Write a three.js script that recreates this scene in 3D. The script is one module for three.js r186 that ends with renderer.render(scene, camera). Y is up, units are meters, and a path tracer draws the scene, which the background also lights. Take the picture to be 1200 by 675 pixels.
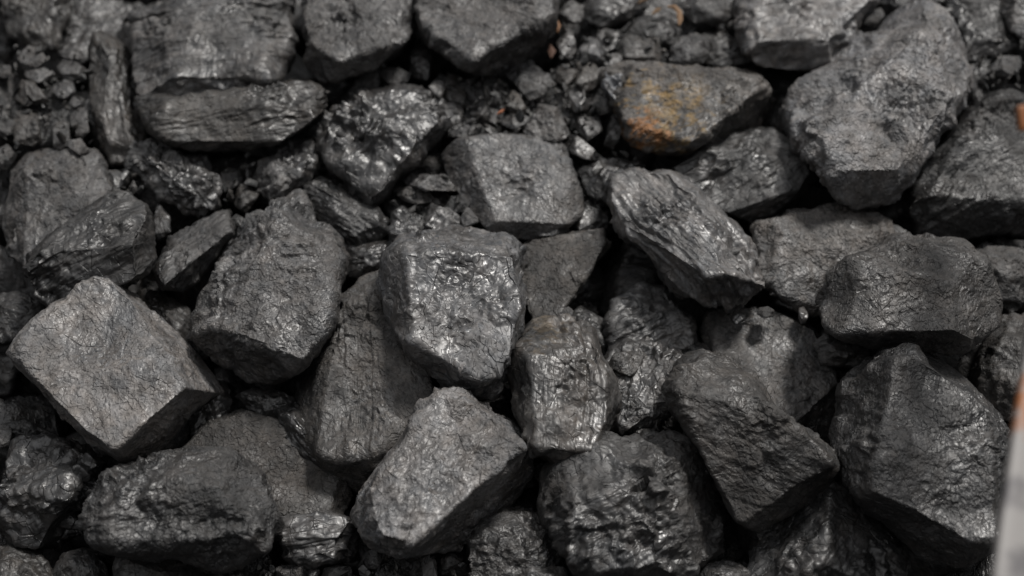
import * as THREE from 'three';
import { ConvexHull } from 'three/addons/math/ConvexHull.js';
import { ConvexGeometry } from 'three/addons/geometries/ConvexGeometry.js';
import { mergeVertices } from 'three/addons/utils/BufferGeometryUtils.js';

// ---------------------------------------------------------------- camera, sky, sun, exposure
const S = 1 / 1200;                       // metres per unit of the traced layout
const FOV = 24, DIST = 337.5 / Math.tan(FOV / 2 * Math.PI / 180);
const PITCH = 34 * Math.PI / 180, TILT = 32 * Math.PI / 180;
const RIGHT = new THREE.Vector3(1, 0, 0);
const UP = new THREE.Vector3(0, Math.cos(PITCH), -Math.sin(PITCH));
const BACK = new THREE.Vector3(0, Math.sin(PITCH), Math.cos(PITCH));
const HEAP = new THREE.Vector3(0, 0.45 / S, 0);        // a point on the face of the heap
const EYE = HEAP.clone().addScaledVector(BACK, DIST);
const HEAPN = BACK.clone().multiplyScalar(Math.cos(TILT)).addScaledVector(UP, Math.sin(TILT));

const scene = new THREE.Scene();
const camera = new THREE.PerspectiveCamera(FOV, 16 / 9, 0.02, 60);
camera.position.copy(EYE).multiplyScalar(S);
camera.up.set(0, 1, 0);
camera.lookAt(HEAP.clone().multiplyScalar(S));
camera.focus = DIST * S * 0.915;
camera.userData.fStop = 2.8;

const renderer = new THREE.WebGLRenderer({ antialias: true });
renderer.toneMapping = THREE.LinearToneMapping;
renderer.toneMappingExposure = 2.55;
renderer.shadowMap.enabled = true;

{ // overcast sky: brighter overhead than at the horizon
  const w = 128, h = 64, d = new Float32Array(w * h * 4);
  for (let j = 0; j < h; j++) for (let i = 0; i < w; i++) {
    const el = Math.sin((j + 0.5) / h * Math.PI - Math.PI / 2);
    const v = el > 0 ? 0.02 + 0.38 * Math.pow(el, 1.6) : 0.010;
    const k = (j * w + i) * 4;
    d[k] = v; d[k + 1] = v; d[k + 2] = v * 1.015; d[k + 3] = 1;
  }
  const t = new THREE.DataTexture(d, w, h, THREE.RGBAFormat, THREE.FloatType);
  t.mapping = THREE.EquirectangularReflectionMapping; t.magFilter = THREE.LinearFilter; t.needsUpdate = true;
  scene.background = t; scene.environment = t;
}
const sun = new THREE.DirectionalLight(new THREE.Color(1.0, 0.965, 0.92), 1.5);
sun.position.set(0.62, 2.2, -0.30); sun.target.position.set(0, 0.45, 0);
sun.castShadow = true; sun.shadow.radius = 20; sun.shadow.mapSize.set(2048, 2048);
Object.assign(sun.shadow.camera, { left: -1, right: 1, top: 1, bottom: -1, near: 0.1, far: 5 });
scene.add(sun, sun.target);

// ---------------------------------------------------------------- noise
function rng(seed) { let a = seed >>> 0; return () => { a = (a + 0x6D2B79F5) | 0; let t = Math.imul(a ^ (a >>> 15), 1 | a); t = (t + Math.imul(t ^ (t >>> 7), 61 | t)) ^ t; return ((t ^ (t >>> 14)) >>> 0) / 4294967296; }; }
function hs(x, y, z) { let h = Math.imul(x, 374761393) + Math.imul(y, 668265263) + Math.imul(z, 1440662683) | 0; h = Math.imul(h ^ (h >>> 13), 1274126177); return (h ^ (h >>> 16)) >>> 0; }
const h1 = (x, y, z) => hs(x, y, z) / 4294967296;
const fade = t => t * t * (3 - 2 * t);
function vn(x, y, z) {                    // value noise, -1..1
  const X = Math.floor(x), Y = Math.floor(y), Z = Math.floor(z), u = fade(x - X), v = fade(y - Y), w = fade(z - Z);
  const l = (a, b, t) => a + (b - a) * t;
  return 2 * l(l(l(h1(X, Y, Z), h1(X + 1, Y, Z), u), l(h1(X, Y + 1, Z), h1(X + 1, Y + 1, Z), u), v),
    l(l(h1(X, Y, Z + 1), h1(X + 1, Y, Z + 1), u), l(h1(X, Y + 1, Z + 1), h1(X + 1, Y + 1, Z + 1), u), v), w) - 1;
}
const fbm = (x, y, z, o = 3) => { let s = 0, a = 0.55; for (let i = 0; i < o; i++) { s += a * vn(x, y, z); x = x * 2.03 + 11.3; y = y * 2.03 + 5.7; z = z * 2.03 + 3.1; a *= 0.5; } return s; };
function facet(x, y, z) {                 // value noise joined by straight planes: flat little faces that meet in creases
  const s = (x + y + z) / 3; x += s; y += s; z += s;
  const X = Math.floor(x), Y = Math.floor(y), Z = Math.floor(z), a = x - X, b = y - Y, c = z - Z;
  let i1, j1, k1, i2, j2, k2, f1, f2, f3;
  if (a >= b) { if (b >= c) { i1 = 1; j1 = 0; k1 = 0; i2 = 1; j2 = 1; k2 = 0; f1 = a; f2 = b; f3 = c; } else if (a >= c) { i1 = 1; j1 = 0; k1 = 0; i2 = 1; j2 = 0; k2 = 1; f1 = a; f2 = c; f3 = b; } else { i1 = 0; j1 = 0; k1 = 1; i2 = 1; j2 = 0; k2 = 1; f1 = c; f2 = a; f3 = b; } }
  else { if (b < c) { i1 = 0; j1 = 0; k1 = 1; i2 = 0; j2 = 1; k2 = 1; f1 = c; f2 = b; f3 = a; } else if (a < c) { i1 = 0; j1 = 1; k1 = 0; i2 = 0; j2 = 1; k2 = 1; f1 = b; f2 = c; f3 = a; } else { i1 = 0; j1 = 1; k1 = 0; i2 = 1; j2 = 1; k2 = 0; f1 = b; f2 = a; f3 = c; } }
  return 2 * (h1(X, Y, Z) * (1 - f1) + h1(X + i1, Y + j1, Z + k1) * (f1 - f2) + h1(X + i2, Y + j2, Z + k2) * (f2 - f3) + h1(X + 1, Y + 1, Z + 1) * f3) - 1;
}
function chip(x, y, z) {                  // broken little planes: each cell of space has its own tilt and level
  const X = Math.floor(x), Y = Math.floor(y), Z = Math.floor(z);
  let best = 1e9, v = 0;
  for (let i = -1; i < 2; i++) for (let j = -1; j < 2; j++) for (let k = -1; k < 2; k++) {
    const a = hs(X + i, Y + j, Z + k);
    const dx = x - (X + i + (a & 1023) / 1023), dy = y - (Y + j + ((a >>> 10) & 1023) / 1023), dz = z - (Z + k + ((a >>> 20) & 1023) / 1023);
    const d = dx * dx + dy * dy + dz * dz;
    if (d < best) { best = d; const b = Math.imul(a, 2654435761) >>> 0; v = (((b & 255) / 127.5 - 1) * dx + (((b >>> 8) & 255) / 127.5 - 1) * dy + (((b >>> 16) & 255) / 127.5 - 1) * dz) * 1.1 + ((b >>> 24) / 127.5 - 1) * 0.4; }
  }
  return v;
}

// ---------------------------------------------------------------- textures (grain, fine relief, lustre)
const TN = 768;
const wrapN = (x, y, per, sd) => { // tiling value noise
  const X = Math.floor(x), Y = Math.floor(y), u = fade(x - X), v = fade(y - Y), m = (a, p) => ((a % p) + p) % p;
  const g = (i, j) => h1(m(i, per[0]), m(j, per[1]), sd);
  return (g(X, Y) * (1 - u) + g(X + 1, Y) * u) * (1 - v) + (g(X, Y + 1) * (1 - u) + g(X + 1, Y + 1) * u) * v;
};
function wrapChip(x, y, per, sd) {
  const X = Math.floor(x), Y = Math.floor(y), m = a => ((a % per) + per) % per; let best = 1e9, v = 0;
  for (let i = -1; i < 2; i++) for (let j = -1; j < 2; j++) {
    const a = hs(m(X + i), m(Y + j), sd), dx = x - (X + i + (a & 1023) / 1023), dy = y - (Y + j + ((a >>> 10) & 1023) / 1023), d = dx * dx + dy * dy;
    if (d < best) { best = d; const b = Math.imul(a, 2654435761) >>> 0; v = ((b & 255) / 127.5 - 1) * dx * 0.9 + (((b >>> 8) & 255) / 127.5 - 1) * dy * 0.9 + ((b >>> 16) & 255) / 255 * 0.7; }
  }
  return v;
}
function tex(fn, srgb = false) {
  const d = new Uint8Array(TN * TN * 4), o = [0, 0, 0];
  for (let j = 0; j < TN; j++) for (let i = 0; i < TN; i++) {
    fn(i / TN, j / TN, o); const k = (j * TN + i) * 4;
    for (let c = 0; c < 3; c++) d[k + c] = Math.max(0, Math.min(255, o[c] * 255)); d[k + 3] = 255;
  }
  const t = new THREE.DataTexture(d, TN, TN); t.wrapS = t.wrapT = THREE.RepeatWrapping; t.magFilter = THREE.LinearFilter; t.minFilter = THREE.LinearMipmapLinearFilter; t.generateMipmaps = true;
  if (srgb) t.colorSpace = THREE.SRGBColorSpace; t.needsUpdate = true; return t;
}
const TILE = 320;                         // layout units that one texture tile covers
const wn = (u, v, f, sd) => wrapN(u * f, v * f, [f, f], sd);
const patch = (u, v) => { const m = 0.6 * wn(u, v, 5, 40) + 0.3 * wn(u, v, 13, 41) + 0.1 * wn(u, v, 34, 42); return fade(Math.max(0, Math.min(1, (m - 0.36) / 0.24))); };   // 0: clean glossy break, 1: rough dull
const bumpGrain = tex((u, v, o) => { // crushed, sugary surface
  const x = u + 0.012 * wn(u, v, 14, 3), y = v + 0.012 * wn(u, v, 14, 4);
  const k = 0.45 + 0.55 * patch(u, v);
  o[0] = o[1] = o[2] = k * (0.30 * wrapChip(x * 38, y * 38, 38, 1) + 0.30 * wrapChip(x * 80, y * 80, 80, 2) + 0.12 * wrapChip(u * 150, v * 150, 150, 26) + 0.07 * wn(u, v, 150, 6)) + 0.22 * wrapChip(x * 15, y * 15, 15, 43) + 0.1 * wn(u, v, 24, 5) + 0.25;
});
const bumpFibre = tex((u, v, o) => { // bedded, splintery surface
  const w = v + 0.03 * wn(u, v, 6, 7) + 0.008 * wn(u, v, 30, 8);
  const l = wrapN(u * 14, w * 90, [14, 90], 9), m = wrapN(u * 26, w * 190, [26, 190], 10), c = wrapN(u * 6, w * 36, [6, 36], 11);
  const k = 0.45 + 0.55 * patch(u, v);
  o[0] = o[1] = o[2] = k * (0.2 * l + 0.14 * m + 0.1 * wn(u, v, 130, 12) + 0.22 * wrapChip(u * 46, v * 46, 46, 13)) + 0.26 * c + 0.2 * wrapChip(u * 18, w * 18, 18, 44) + 0.1;
});
const bumpShell = tex((u, v, o) => { // glassy, shell-like fractures
  const x = u + 0.02 * wn(u, v, 10, 14), y = v + 0.02 * wn(u, v, 10, 15);
  const k = 0.4 + 0.6 * patch(u, v);
  o[0] = o[1] = o[2] = 0.5 * wrapChip(x * 20, y * 20, 20, 16) + k * (0.3 * wrapChip(x * 56, y * 56, 56, 17) + 0.1 * wn(u, v, 120, 18)) + 0.2;
});
const speck = tex((u, v, o) => { // mineral grain and dust in the pores
  const a = wn(u, v, 170, 20), b = wn(u, v, 60, 21), c = wn(u, v, 18, 22), d = wn(u, v, 300, 25);
  const s = 0.60 + 0.16 * (a - 0.5) + 0.16 * (b - 0.5) + 0.2 * (c - 0.5) + (d > 0.86 ? 0.12 : 0);
  const br = (wn(u, v, 9, 23) - 0.5) * 0.02 + (wn(u, v, 40, 24) - 0.5) * 0.025;
  o[0] = s + br; o[1] = s; o[2] = s - br;
}, true);
const lustre = tex((u, v, o) => { // green channel: roughness; bright bands are dull, dark ones glassy
  const a = wn(u, v, 12, 30), b = wrapN(u * 20, v * 60, [20, 60], 31), c = wn(u, v, 110, 32);
  const r = 0.6 + 0.34 * patch(u, v) + 0.2 * (a - 0.5) + 0.16 * (b - 0.5) + 0.2 * (c - 0.5);
  o[0] = o[1] = o[2] = Math.max(0.3, Math.min(1, r));
});
function coalMat(bump, rough, scale, ior) {
  return new THREE.MeshPhysicalMaterial({ vertexColors: true, map: speck, bumpMap: bump, bumpScale: scale * S, roughness: rough, roughnessMap: lustre, ior, metalness: 0 });
}
const MAT = {
  g: coalMat(bumpGrain, 0.78, 5.2, 1.6),         // sugary, half dull
  f: coalMat(bumpFibre, 0.77, 4.4, 1.6),         // bedded, satin
  c: coalMat(bumpShell, 0.66, 4.4, 1.68),       // glassy
  d: coalMat(bumpGrain, 0.88, 4.0, 1.54),        // dusty, dull
};

// ---------------------------------------------------------------- the heap's frame: layout point (x, y, height above the heap's face) -> place
const F = DIST;
function at(x, y, h = 0) {
  const X = x - 600, Y = 337.5 - y, c = Math.cos(TILT), s = Math.sin(TILT);
  const z = c * DIST / (c - s * Y / F) - h;
  return EYE.clone().addScaledVector(RIGHT, X / F * z).addScaledVector(UP, Y / F * z).addScaledVector(BACK, -z);
}

// ---------------------------------------------------------------- lump builder
const taken = {};
function numbered(n) { const k = taken[n] = (taken[n] ?? -1) + 1; return k ? n + '_' + String(k).padStart(3, '0') : n; }
const balls = {};
function ball(n) {                         // cube sphere, welded; +z is the side that faces out of the heap and gets more points
  if (balls[n]) return balls[n];
  const p = [], ix = [];
  const ax = [[0, 1, 2, 1], [0, 1, 2, -1], [1, 2, 0, 1], [1, 2, 0, -1], [2, 0, 1, 1], [2, 0, 1, -1]];
  for (const [a, b, c, s] of ax) {
    const o = p.length / 3;
    for (let j = 0; j <= n; j++) for (let i = 0; i <= n; i++) {
      const v = [0, 0, 0]; v[a] = Math.tan((i / n - 0.5) * Math.PI / 2); v[b] = Math.tan((j / n - 0.5) * Math.PI / 2) ; v[c] = s;
      const l = Math.hypot(...v); p.push(v[0] / l, v[1] / l, v[2] / l);
    }
    for (let j = 0; j < n; j++) for (let i = 0; i < n; i++) {
      const k = o + j * (n + 1) + i;
      if (s > 0) ix.push(k, k + 1, k + n + 2, k, k + n + 2, k + n + 1); else ix.push(k, k + n + 2, k + 1, k, k + n + 1, k + n + 2);
    }
  }
  let g = new THREE.BufferGeometry(); g.setAttribute('position', new THREE.Float32BufferAttribute(p, 3)); g.setIndex(ix);
  g = mergeVertices(g, 1e-4);
  const q = g.attributes.position.array;
  for (let i = 0; i < q.length; i += 3) { const th = Math.acos(Math.max(-1, Math.min(1, q[i + 2]))), t = Math.PI * Math.pow(th / Math.PI, 1.18), r = Math.hypot(q[i], q[i + 1]) || 1; q[i] *= Math.sin(t) / r; q[i + 1] *= Math.sin(t) / r; q[i + 2] = Math.cos(t); }
  return balls[n] = { dir: q, index: g.index.array };
}
const HS = 1.22;
let seedCount = 1, triangles = 0;
const COAL = [0.017, 0.0167, 0.0170], DUST = [0.136, 0.130, 0.1275], RUST = [[0.38, 0.15, 0.045], [0.38, 0.245, 0.085]];
/* o: outline [x, y] or [x, y, h]; t: points of the front faces [x, y, h]; opt: L level, b depth behind, m material, p edge sharpness,
   rough amount of breakage, bed: angle of the bedding lines in degrees, beds amount, dust 0..1, tone, rust [[x, y, r, kind]] */
function hull2(p) {                        // convex outline
  const s = [...p].sort((a, c) => a[0] - c[0] || a[1] - c[1]), cr = (a, c, d) => (c[0] - a[0]) * (d[1] - a[1]) - (c[1] - a[1]) * (d[0] - a[0]), half = q => { const h = []; for (const v of q) { while (h.length > 1 && cr(h[h.length - 2], h[h.length - 1], v) <= 0) h.pop(); h.push(v); } h.pop(); return h; };
  return [...half(s), ...half(s.reverse())];
}
function lumpMesh(o, t, opt = {}) {
  if (opt.f) { o = hull2(o); }
  const { L = 0, m = 'g', p = 44, chips = 1, bed = null, beds = 1, dust = 0.4, tone = 1, rust = [], crack = 0.15, edge = 1.78, warm = 0, flat = 0.94 } = opt;
  const seed = opt.seed ?? seedCount++, R = rng(seed * 7919 + 13);
  let cx = 0, cy = 0; for (const q of o) { cx += q[0]; cy += q[1]; } cx /= o.length; cy /= o.length;
  let rad = 0; for (const q of o) rad += Math.hypot(q[0] - cx, q[1] - cy); rad /= o.length;
  const low = o.map(q => { if (!opt.f) return q[2] ?? 0; let h = 0; for (const [fx, fy, fh, gx, gy] of opt.f) h = Math.min(h, fh + gx * (q[0] - fx) + gy * (q[1] - fy)); return Math.max(-0.9 * rad, h); });
  const b = Math.max(opt.b ?? rad * 0.95, 12 - Math.min(...low) * 1.15), pts = [];
  const grow = 1.0 + 1.6 / rad + 0.012;
  for (const [qi, q] of o.entries()) {
    const x = cx + (q[0] - cx) * grow, y = cy + (q[1] - cy) * grow;
    pts.push(at(x, y, L + low[qi]));
    pts.push(at(cx + (q[0] - cx) * 0.88, cy + (q[1] - cy) * 0.88, L - b * (0.75 + 0.4 * R())));
  }
  if (opt.f) for (const q of o) { let h = 1e9; const x = cx + (q[0] - cx) * 0.6, y = cy + (q[1] - cy) * 0.6; for (const [fx, fy, fh, gx, gy] of opt.f) h = Math.min(h, fh + gx * (x - fx) + gy * (y - fy)); pts.push(at(x, y, L + Math.max(5, h))); }
  for (const q of t) pts.push(at(q[0], q[1], L + q[2] * HS));
  // local frame: long axis, short axis, out of the heap
  const c0 = new THREE.Vector3(); for (const q of pts) c0.add(q); c0.divideScalar(pts.length);
  let sxx = 0, sxy = 0, syy = 0;
  const lp = pts.map(q => { const d = q.clone().sub(c0); return [d.dot(RIGHT), d.dot(UP), d.dot(BACK)]; });
  for (const q of lp) { sxx += q[0] * q[0]; sxy += q[0] * q[1]; syy += q[1] * q[1]; }
  const th = 0.5 * Math.atan2(2 * sxy, sxx - syy), ct = Math.cos(th), st = Math.sin(th);
  const e1 = RIGHT.clone().multiplyScalar(ct).addScaledVector(UP, st), e2 = RIGHT.clone().multiplyScalar(-st).addScaledVector(UP, ct), e3 = BACK.clone();
  const ext = [0, 0, 0]; const ps = pts.map(q => { const d = q.clone().sub(c0); return new THREE.Vector3(d.dot(e1), d.dot(e2), d.dot(e3)); });
  const lo = new THREE.Vector3(1e9, 1e9, 1e9), hi = lo.clone().negate(); for (const q of ps) { lo.min(q); hi.max(q); }
  const mid = lo.clone().add(hi).multiplyScalar(0.5), sc = hi.clone().sub(lo).multiplyScalar(0.5);
  const wp = ps.map(q => q.clone().sub(mid).divide(sc));
  const planes = [], worldPlanes = [];
  if (opt.f) {                             // fracture planes given one by one: [x, y, height, slope along x, slope along y]
    const V = (x, y, h) => at(x, y, L + h), add = (A, B2, C2, outward) => { const n = B2.clone().sub(A).cross(C2.clone().sub(A)).normalize(); if (n.dot(outward) < 0) n.negate(); worldPlanes.push([n, n.dot(A.clone().sub(c0))]); };
    for (const [x, y, h, gx, gy] of opt.f) add(V(x, y, h), V(x + 10, y, h + 10 * gx), V(x, y + 10, h + 10 * gy), BACK);
    for (let i = 0; i < o.length; i++) {
      const q1 = o[i], q2 = o[(i + 1) % o.length], gr = q => [cx + (q[0] - cx) * grow, cy + (q[1] - cy) * grow], [x1, y1] = gr(q1), [x2, y2] = gr(q2), mx = (x1 + x2) / 2, my = (y1 + y2) / 2;
      const lx = cx - mx, ly = cy - my, ll = Math.hypot(lx, ly), outw = RIGHT.clone().multiplyScalar(-lx / ll).addScaledVector(UP, ly / ll), ha = low[i], hb = low[(i + 1) % o.length], hm = (ha + hb) / 2;
      const tf = 0.03 + 0.10 * R(), tb = 0.1 + 0.25 * R();
      add(V(x1, y1, ha), V(x2, y2, hb), V(mx + lx / ll * 20 * tf, my + ly / ll * 20 * tf, hm + 20), outw);
      add(V(x1, y1, ha), V(x2, y2, hb), V(mx + lx / ll * 20 * tb, my + ly / ll * 20 * tb, hm - 20), outw);
    }
    add(V(cx, cy, -b), V(cx + 10, cy, -b), V(cx, cy + 10, -b), BACK.clone().negate());
    for (const [n, c] of worldPlanes) {
      const nl = new THREE.Vector3(n.dot(e1), n.dot(e2), n.dot(e3)), c1 = c - nl.dot(mid), w = nl.multiply(sc), k = w.length();
      planes.push({ n: w.divideScalar(k), c: Math.max(0.06, c1 / k) });
    }
  } else {
  const hull = new ConvexHull().setFromPoints(wp);
  const fl = hull.faces.map(f => ({ n: f.normal, c: f.constant, a: f.area })).sort((u, v) => v.a - u.a);
  for (const f of fl) {                  // faces that nearly agree become one clean fracture plane
    if (f.a < 1e-5 || f.c <= 0.02) continue;
    const q = planes.find(v => v.seed.dot(f.n) > flat);
    if (q) { q.n.addScaledVector(f.n, f.a); q.c += f.c * f.a; q.a += f.a; } else planes.push({ seed: f.n.clone(), n: f.n.clone().multiplyScalar(f.a), c: f.c * f.a, a: f.a });
  }
  for (const q of planes) { q.n.normalize(); q.c /= q.a; let sup = 0; for (const v of wp) sup = Math.max(sup, v.dot(q.n)); q.c = 0.5 * q.c + 0.5 * sup; }
  }
  const pw = opt.f ? p * 3.2 : p * 1.3, P = planes.length, PX = new Float64Array(P * 3); planes.forEach((f, i) => { PX[i * 3] = f.n.x / f.c; PX[i * 3 + 1] = f.n.y / f.c; PX[i * 3 + 2] = f.n.z / f.c; });
  const n = Math.max(11, Math.min(84, Math.round(rad * 1.5 / edge)));
  const B = ball(n), nv = B.dir.length / 3, pos = new Float32Array(nv * 3);
  for (let i = 0; i < nv; i++) {
    const dx = B.dir[i * 3], dy = B.dir[i * 3 + 1], dz = B.dir[i * 3 + 2]; let mx = 0, sum = 0;
    for (let k = 0; k < P; k++) { const v = PX[k * 3] * dx + PX[k * 3 + 1] * dy + PX[k * 3 + 2] * dz; if (v > mx) mx = v; }
    for (let k = 0; k < P; k++) { const v = PX[k * 3] * dx + PX[k * 3 + 1] * dy + PX[k * 3 + 2] * dz; if (v > mx * 0.6) sum += Math.pow(v / mx, pw); }
    const r = 1 / (mx * Math.pow(sum, 1 / pw));
    pos[i * 3] = (dx * r) * sc.x + mid.x; pos[i * 3 + 1] = (dy * r) * sc.y + mid.y; pos[i * 3 + 2] = (dz * r) * sc.z + mid.z;
  }
  // to world axes about c0
  for (let i = 0; i < nv; i++) {
    const a = pos[i * 3], bb = pos[i * 3 + 1], c = pos[i * 3 + 2];
    pos[i * 3] = e1.x * a + e2.x * bb + e3.x * c; pos[i * 3 + 1] = e1.y * a + e2.y * bb + e3.y * c; pos[i * 3 + 2] = e1.z * a + e2.z * bb + e3.z * c;
  }
  let g = new THREE.BufferGeometry(); g.setAttribute('position', new THREE.BufferAttribute(pos, 3)); g.setIndex(new THREE.BufferAttribute(B.index, 1)); g.computeVertexNormals();
  // breakage
  const N = g.attributes.normal.array, ox = R() * 500, oy = R() * 500, oz = R() * 500;
  const ba = (bed ?? R() * 180) * Math.PI / 180;
  const bl = RIGHT.clone().multiplyScalar(Math.cos(ba)).addScaledVector(UP, Math.sin(ba));              // along the lines
  const bn = RIGHT.clone().multiplyScalar(-Math.sin(ba)).addScaledVector(UP, Math.cos(ba)).addScaledVector(BACK, (R() - 0.5) * 0.9).normalize();
  const bm = bl.clone().cross(bn);
  const s1 = Math.max(16, rad * 0.62), s2 = Math.max(7, rad * 0.2), s3 = 6.5;
  const k0 = Math.min(1, rad / 60);
  const bk = bed === null ? 0.2 : beds * 0.66;
  const out = new Float32Array(nv * 3), col = new Float32Array(nv * 3);
  for (let i = 0; i < nv; i++) {
    const x = pos[i * 3], y = pos[i * 3 + 1], z = pos[i * 3 + 2];
    const wx = x + 1.6 * vn(x / 11 + ox, y / 11, z / 11) * k0, wy = y + 1.6 * vn(x / 11, y / 11 + oy, z / 11) * k0, wz = z + 1.6 * vn(x / 11, y / 11, z / 11 + oz) * k0;
    let d = 0;
    const rg = Math.max(0.12, Math.min(1.5, 0.62 + 1.5 * vn(x / s1 / 0.8 + 40 + oz, y / s1 / 0.8 + ox, z / s1 / 0.8 + oy)));   // broken here, clean there
    d += fbm(x / s1 / 1.3 + ox, y / s1 / 1.3 + oy, z / s1 / 1.3 + oz, 2) * 0.02 * rad;
    d += chips * (facet(x / s1 + ox, y / s1 + oy, z / s1 + oz) * 0.092 * rad + (0.35 + 0.65 * rg) * facet(wx / s2 + oy, wy / s2 + oz, wz / s2 + ox) * Math.min(4.2, 0.05 * rad) + 1.4 * Math.max(0, rg - 0.6) * chip(wx / s2 + oz, wy / s2 + ox, wz / s2 + oy) * Math.min(3.2, 0.045 * rad));
    if (rad > 18) d += chips * (0.3 + rg) * (facet(wx / s3 + oz, wy / s3 + ox, wz / s3 + oy) * 1.3 + 0.4 * chip(wx / s3 + ox, wy / s3 + oy, wz / s3 + oz));
    d += fbm(x / 4.5 + ox, y / 4.5, z / 4.5, 2) * 0.3 * k0 + facet(x / 2.9 + ox, y / 2.9, z / 2.9) * 0.42 * k0;
    const q = (wx * 0.5 + x * 0.5) * bn.x + (wy * 0.5 + y * 0.5) * bn.y + (wz * 0.5 + z * 0.5) * bn.z, l = x * bl.x + y * bl.y + z * bl.z, k = x * bm.x + y * bm.y + z * bm.z;
    const qs = q / (9 + rad * 0.11) + 0.9 * vn(q / 30 + oz, 7.7, 1.1) + 0.6 * vn(l / 60 + ox, k / 60, 3.3), qi = Math.floor(qs), qf = qs - qi, sm = fade(Math.min(1, Math.max(0, (qf - 0.46) / 0.07)));
    const ledge = h1(qi, seed, 5) * (1 - sm) + h1(qi + 1, seed, 5) * sm;
    d += bk * ((0.35 + 0.65 * rg) * (ledge - 0.5) * Math.min(6, 0.085 * rad) + facet(q / 3.4, l / 19 + oy, k / 19 + oz) * Math.min(1.0, 0.024 * rad));
    if (crack > 0 && rad > 22) {
      const c1 = Math.abs(vn(wx / s1 / 0.9 + 77 + ox, wy / s1 / 0.9, wz / s1 / 0.9 + oz)), c2 = vn(x / s1 + 31, y / s1 + oy, z / s1);
      if (c2 > -0.1) d -= crack * 3.4 * Math.exp(-Math.pow(c1 / 0.045, 2)) * Math.min(1, (c2 + 0.1) * 4);
    }
    out[i * 3] = x + N[i * 3] * d; out[i * 3 + 1] = y + N[i * 3 + 1] * d; out[i * 3 + 2] = z + N[i * 3 + 2] * d;
    // matter: coal, dust caught in patches, stains
    let w = dust + 0.55 * fbm(x / 38 + oz, y / 38 + ox, z / 38 + oy, 4) + 0.22 * vn(x / 3.1, y / 3.1 + ox, z / 3.1);
    if (bed !== null) { const qq = x * bn.x + y * bn.y + z * bn.z; w += bk * (0.26 * vn(qq / 6.5, l / 90 + ox, k / 90) + 0.16 * vn(qq / 2.2 + 9, l / 60, k / 60)); }
    w = Math.max(0, Math.min(1, w));
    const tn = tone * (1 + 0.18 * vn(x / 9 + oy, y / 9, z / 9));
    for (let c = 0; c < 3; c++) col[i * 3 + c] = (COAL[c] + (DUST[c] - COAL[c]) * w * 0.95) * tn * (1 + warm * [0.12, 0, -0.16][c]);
  }
  if (rust.length) for (let i = 0; i < nv; i++) {
    for (const [rx, ry, rr, kind, amt] of rust) {
      const c = at(rx, ry, L + 30).sub(c0), dx = out[i * 3] - c.x, dy = out[i * 3 + 1] - c.y, dz = out[i * 3 + 2] - c.z;
      const dd = Math.hypot(dx * RIGHT.x + dy * RIGHT.y + dz * RIGHT.z, dx * UP.x + dy * UP.y + dz * UP.z);
      const nz = fbm(out[i * 3] / 11, out[i * 3 + 1] / 11, out[i * 3 + 2] / 11, 4);
      const ns = fbm(out[i * 3] / 4.5 + 3, out[i * 3 + 1] / 4.5, out[i * 3 + 2] / 4.5, 3), w = Math.max(0, Math.min(1, ((1 - dd / rr) * 1.1 + nz * 1.7 + ns * 1.3 - 0.1) * 1.6)) * (dd < rr * 1.6 ? 1 : 0) * amt;
      for (let k = 0; k < 3; k++) col[i * 3 + k] += (RUST[kind][k] - col[i * 3 + k]) * w * 0.8;
    }
  }
  // welded box-mapped uv in the lump's own turned axes
  const A1 = bn, A2 = bl.clone(), A3 = bm.clone().normalize();
  g.setAttribute('position', new THREE.BufferAttribute(out, 3)); g.computeVertexNormals();
  const NN = g.attributes.normal.array, idx = B.index, map = new Int32Array(nv * 3).fill(-1), V = [], NO = [], UV = [], C = [], I = new Uint32Array(idx.length);
  const uo = R(), vo = R();
  for (let f = 0; f < idx.length; f += 3) {
    let nx = 0, ny = 0, nz = 0; for (let c = 0; c < 3; c++) { nx += NN[idx[f + c] * 3]; ny += NN[idx[f + c] * 3 + 1]; nz += NN[idx[f + c] * 3 + 2]; }
    const d1 = Math.abs(nx * A1.x + ny * A1.y + nz * A1.z), d2 = Math.abs(nx * A2.x + ny * A2.y + nz * A2.z), d3 = Math.abs(nx * A3.x + ny * A3.y + nz * A3.z);
    const ax = d3 >= d1 * 0.8 && d3 >= d2 ? 2 : d1 > d2 ? 0 : 1;
    for (let c = 0; c < 3; c++) {
      const vi = idx[f + c]; let w = map[vi * 3 + ax];
      if (w < 0) {
        w = map[vi * 3 + ax] = V.length / 3;
        const x = out[vi * 3], y = out[vi * 3 + 1], z = out[vi * 3 + 2];
        V.push(x * S, y * S, z * S); NO.push(NN[vi * 3], NN[vi * 3 + 1], NN[vi * 3 + 2]); C.push(col[vi * 3], col[vi * 3 + 1], col[vi * 3 + 2]);
        const a = x * A1.x + y * A1.y + z * A1.z, bb = x * A2.x + y * A2.y + z * A2.z, cc = x * A3.x + y * A3.y + z * A3.z;
        const u = ax === 1 ? cc : bb, v = ax === 0 ? cc : a;
        UV.push(u / TILE + uo, v / TILE + vo);
      }
      I[f + c] = w;
    }
  }
  g = new THREE.BufferGeometry();
  g.setAttribute('position', new THREE.Float32BufferAttribute(V, 3)); g.setAttribute('normal', new THREE.Float32BufferAttribute(NO, 3));
  g.setAttribute('uv', new THREE.Float32BufferAttribute(UV, 2)); g.setAttribute('color', new THREE.Float32BufferAttribute(C, 3)); g.setIndex(new THREE.BufferAttribute(I, 1));
  triangles += I.length / 3;
  const mesh = new THREE.Mesh(g, MAT[m]); mesh.position.copy(c0).multiplyScalar(S); mesh.castShadow = mesh.receiveShadow = true;
  return mesh;
}
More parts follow.
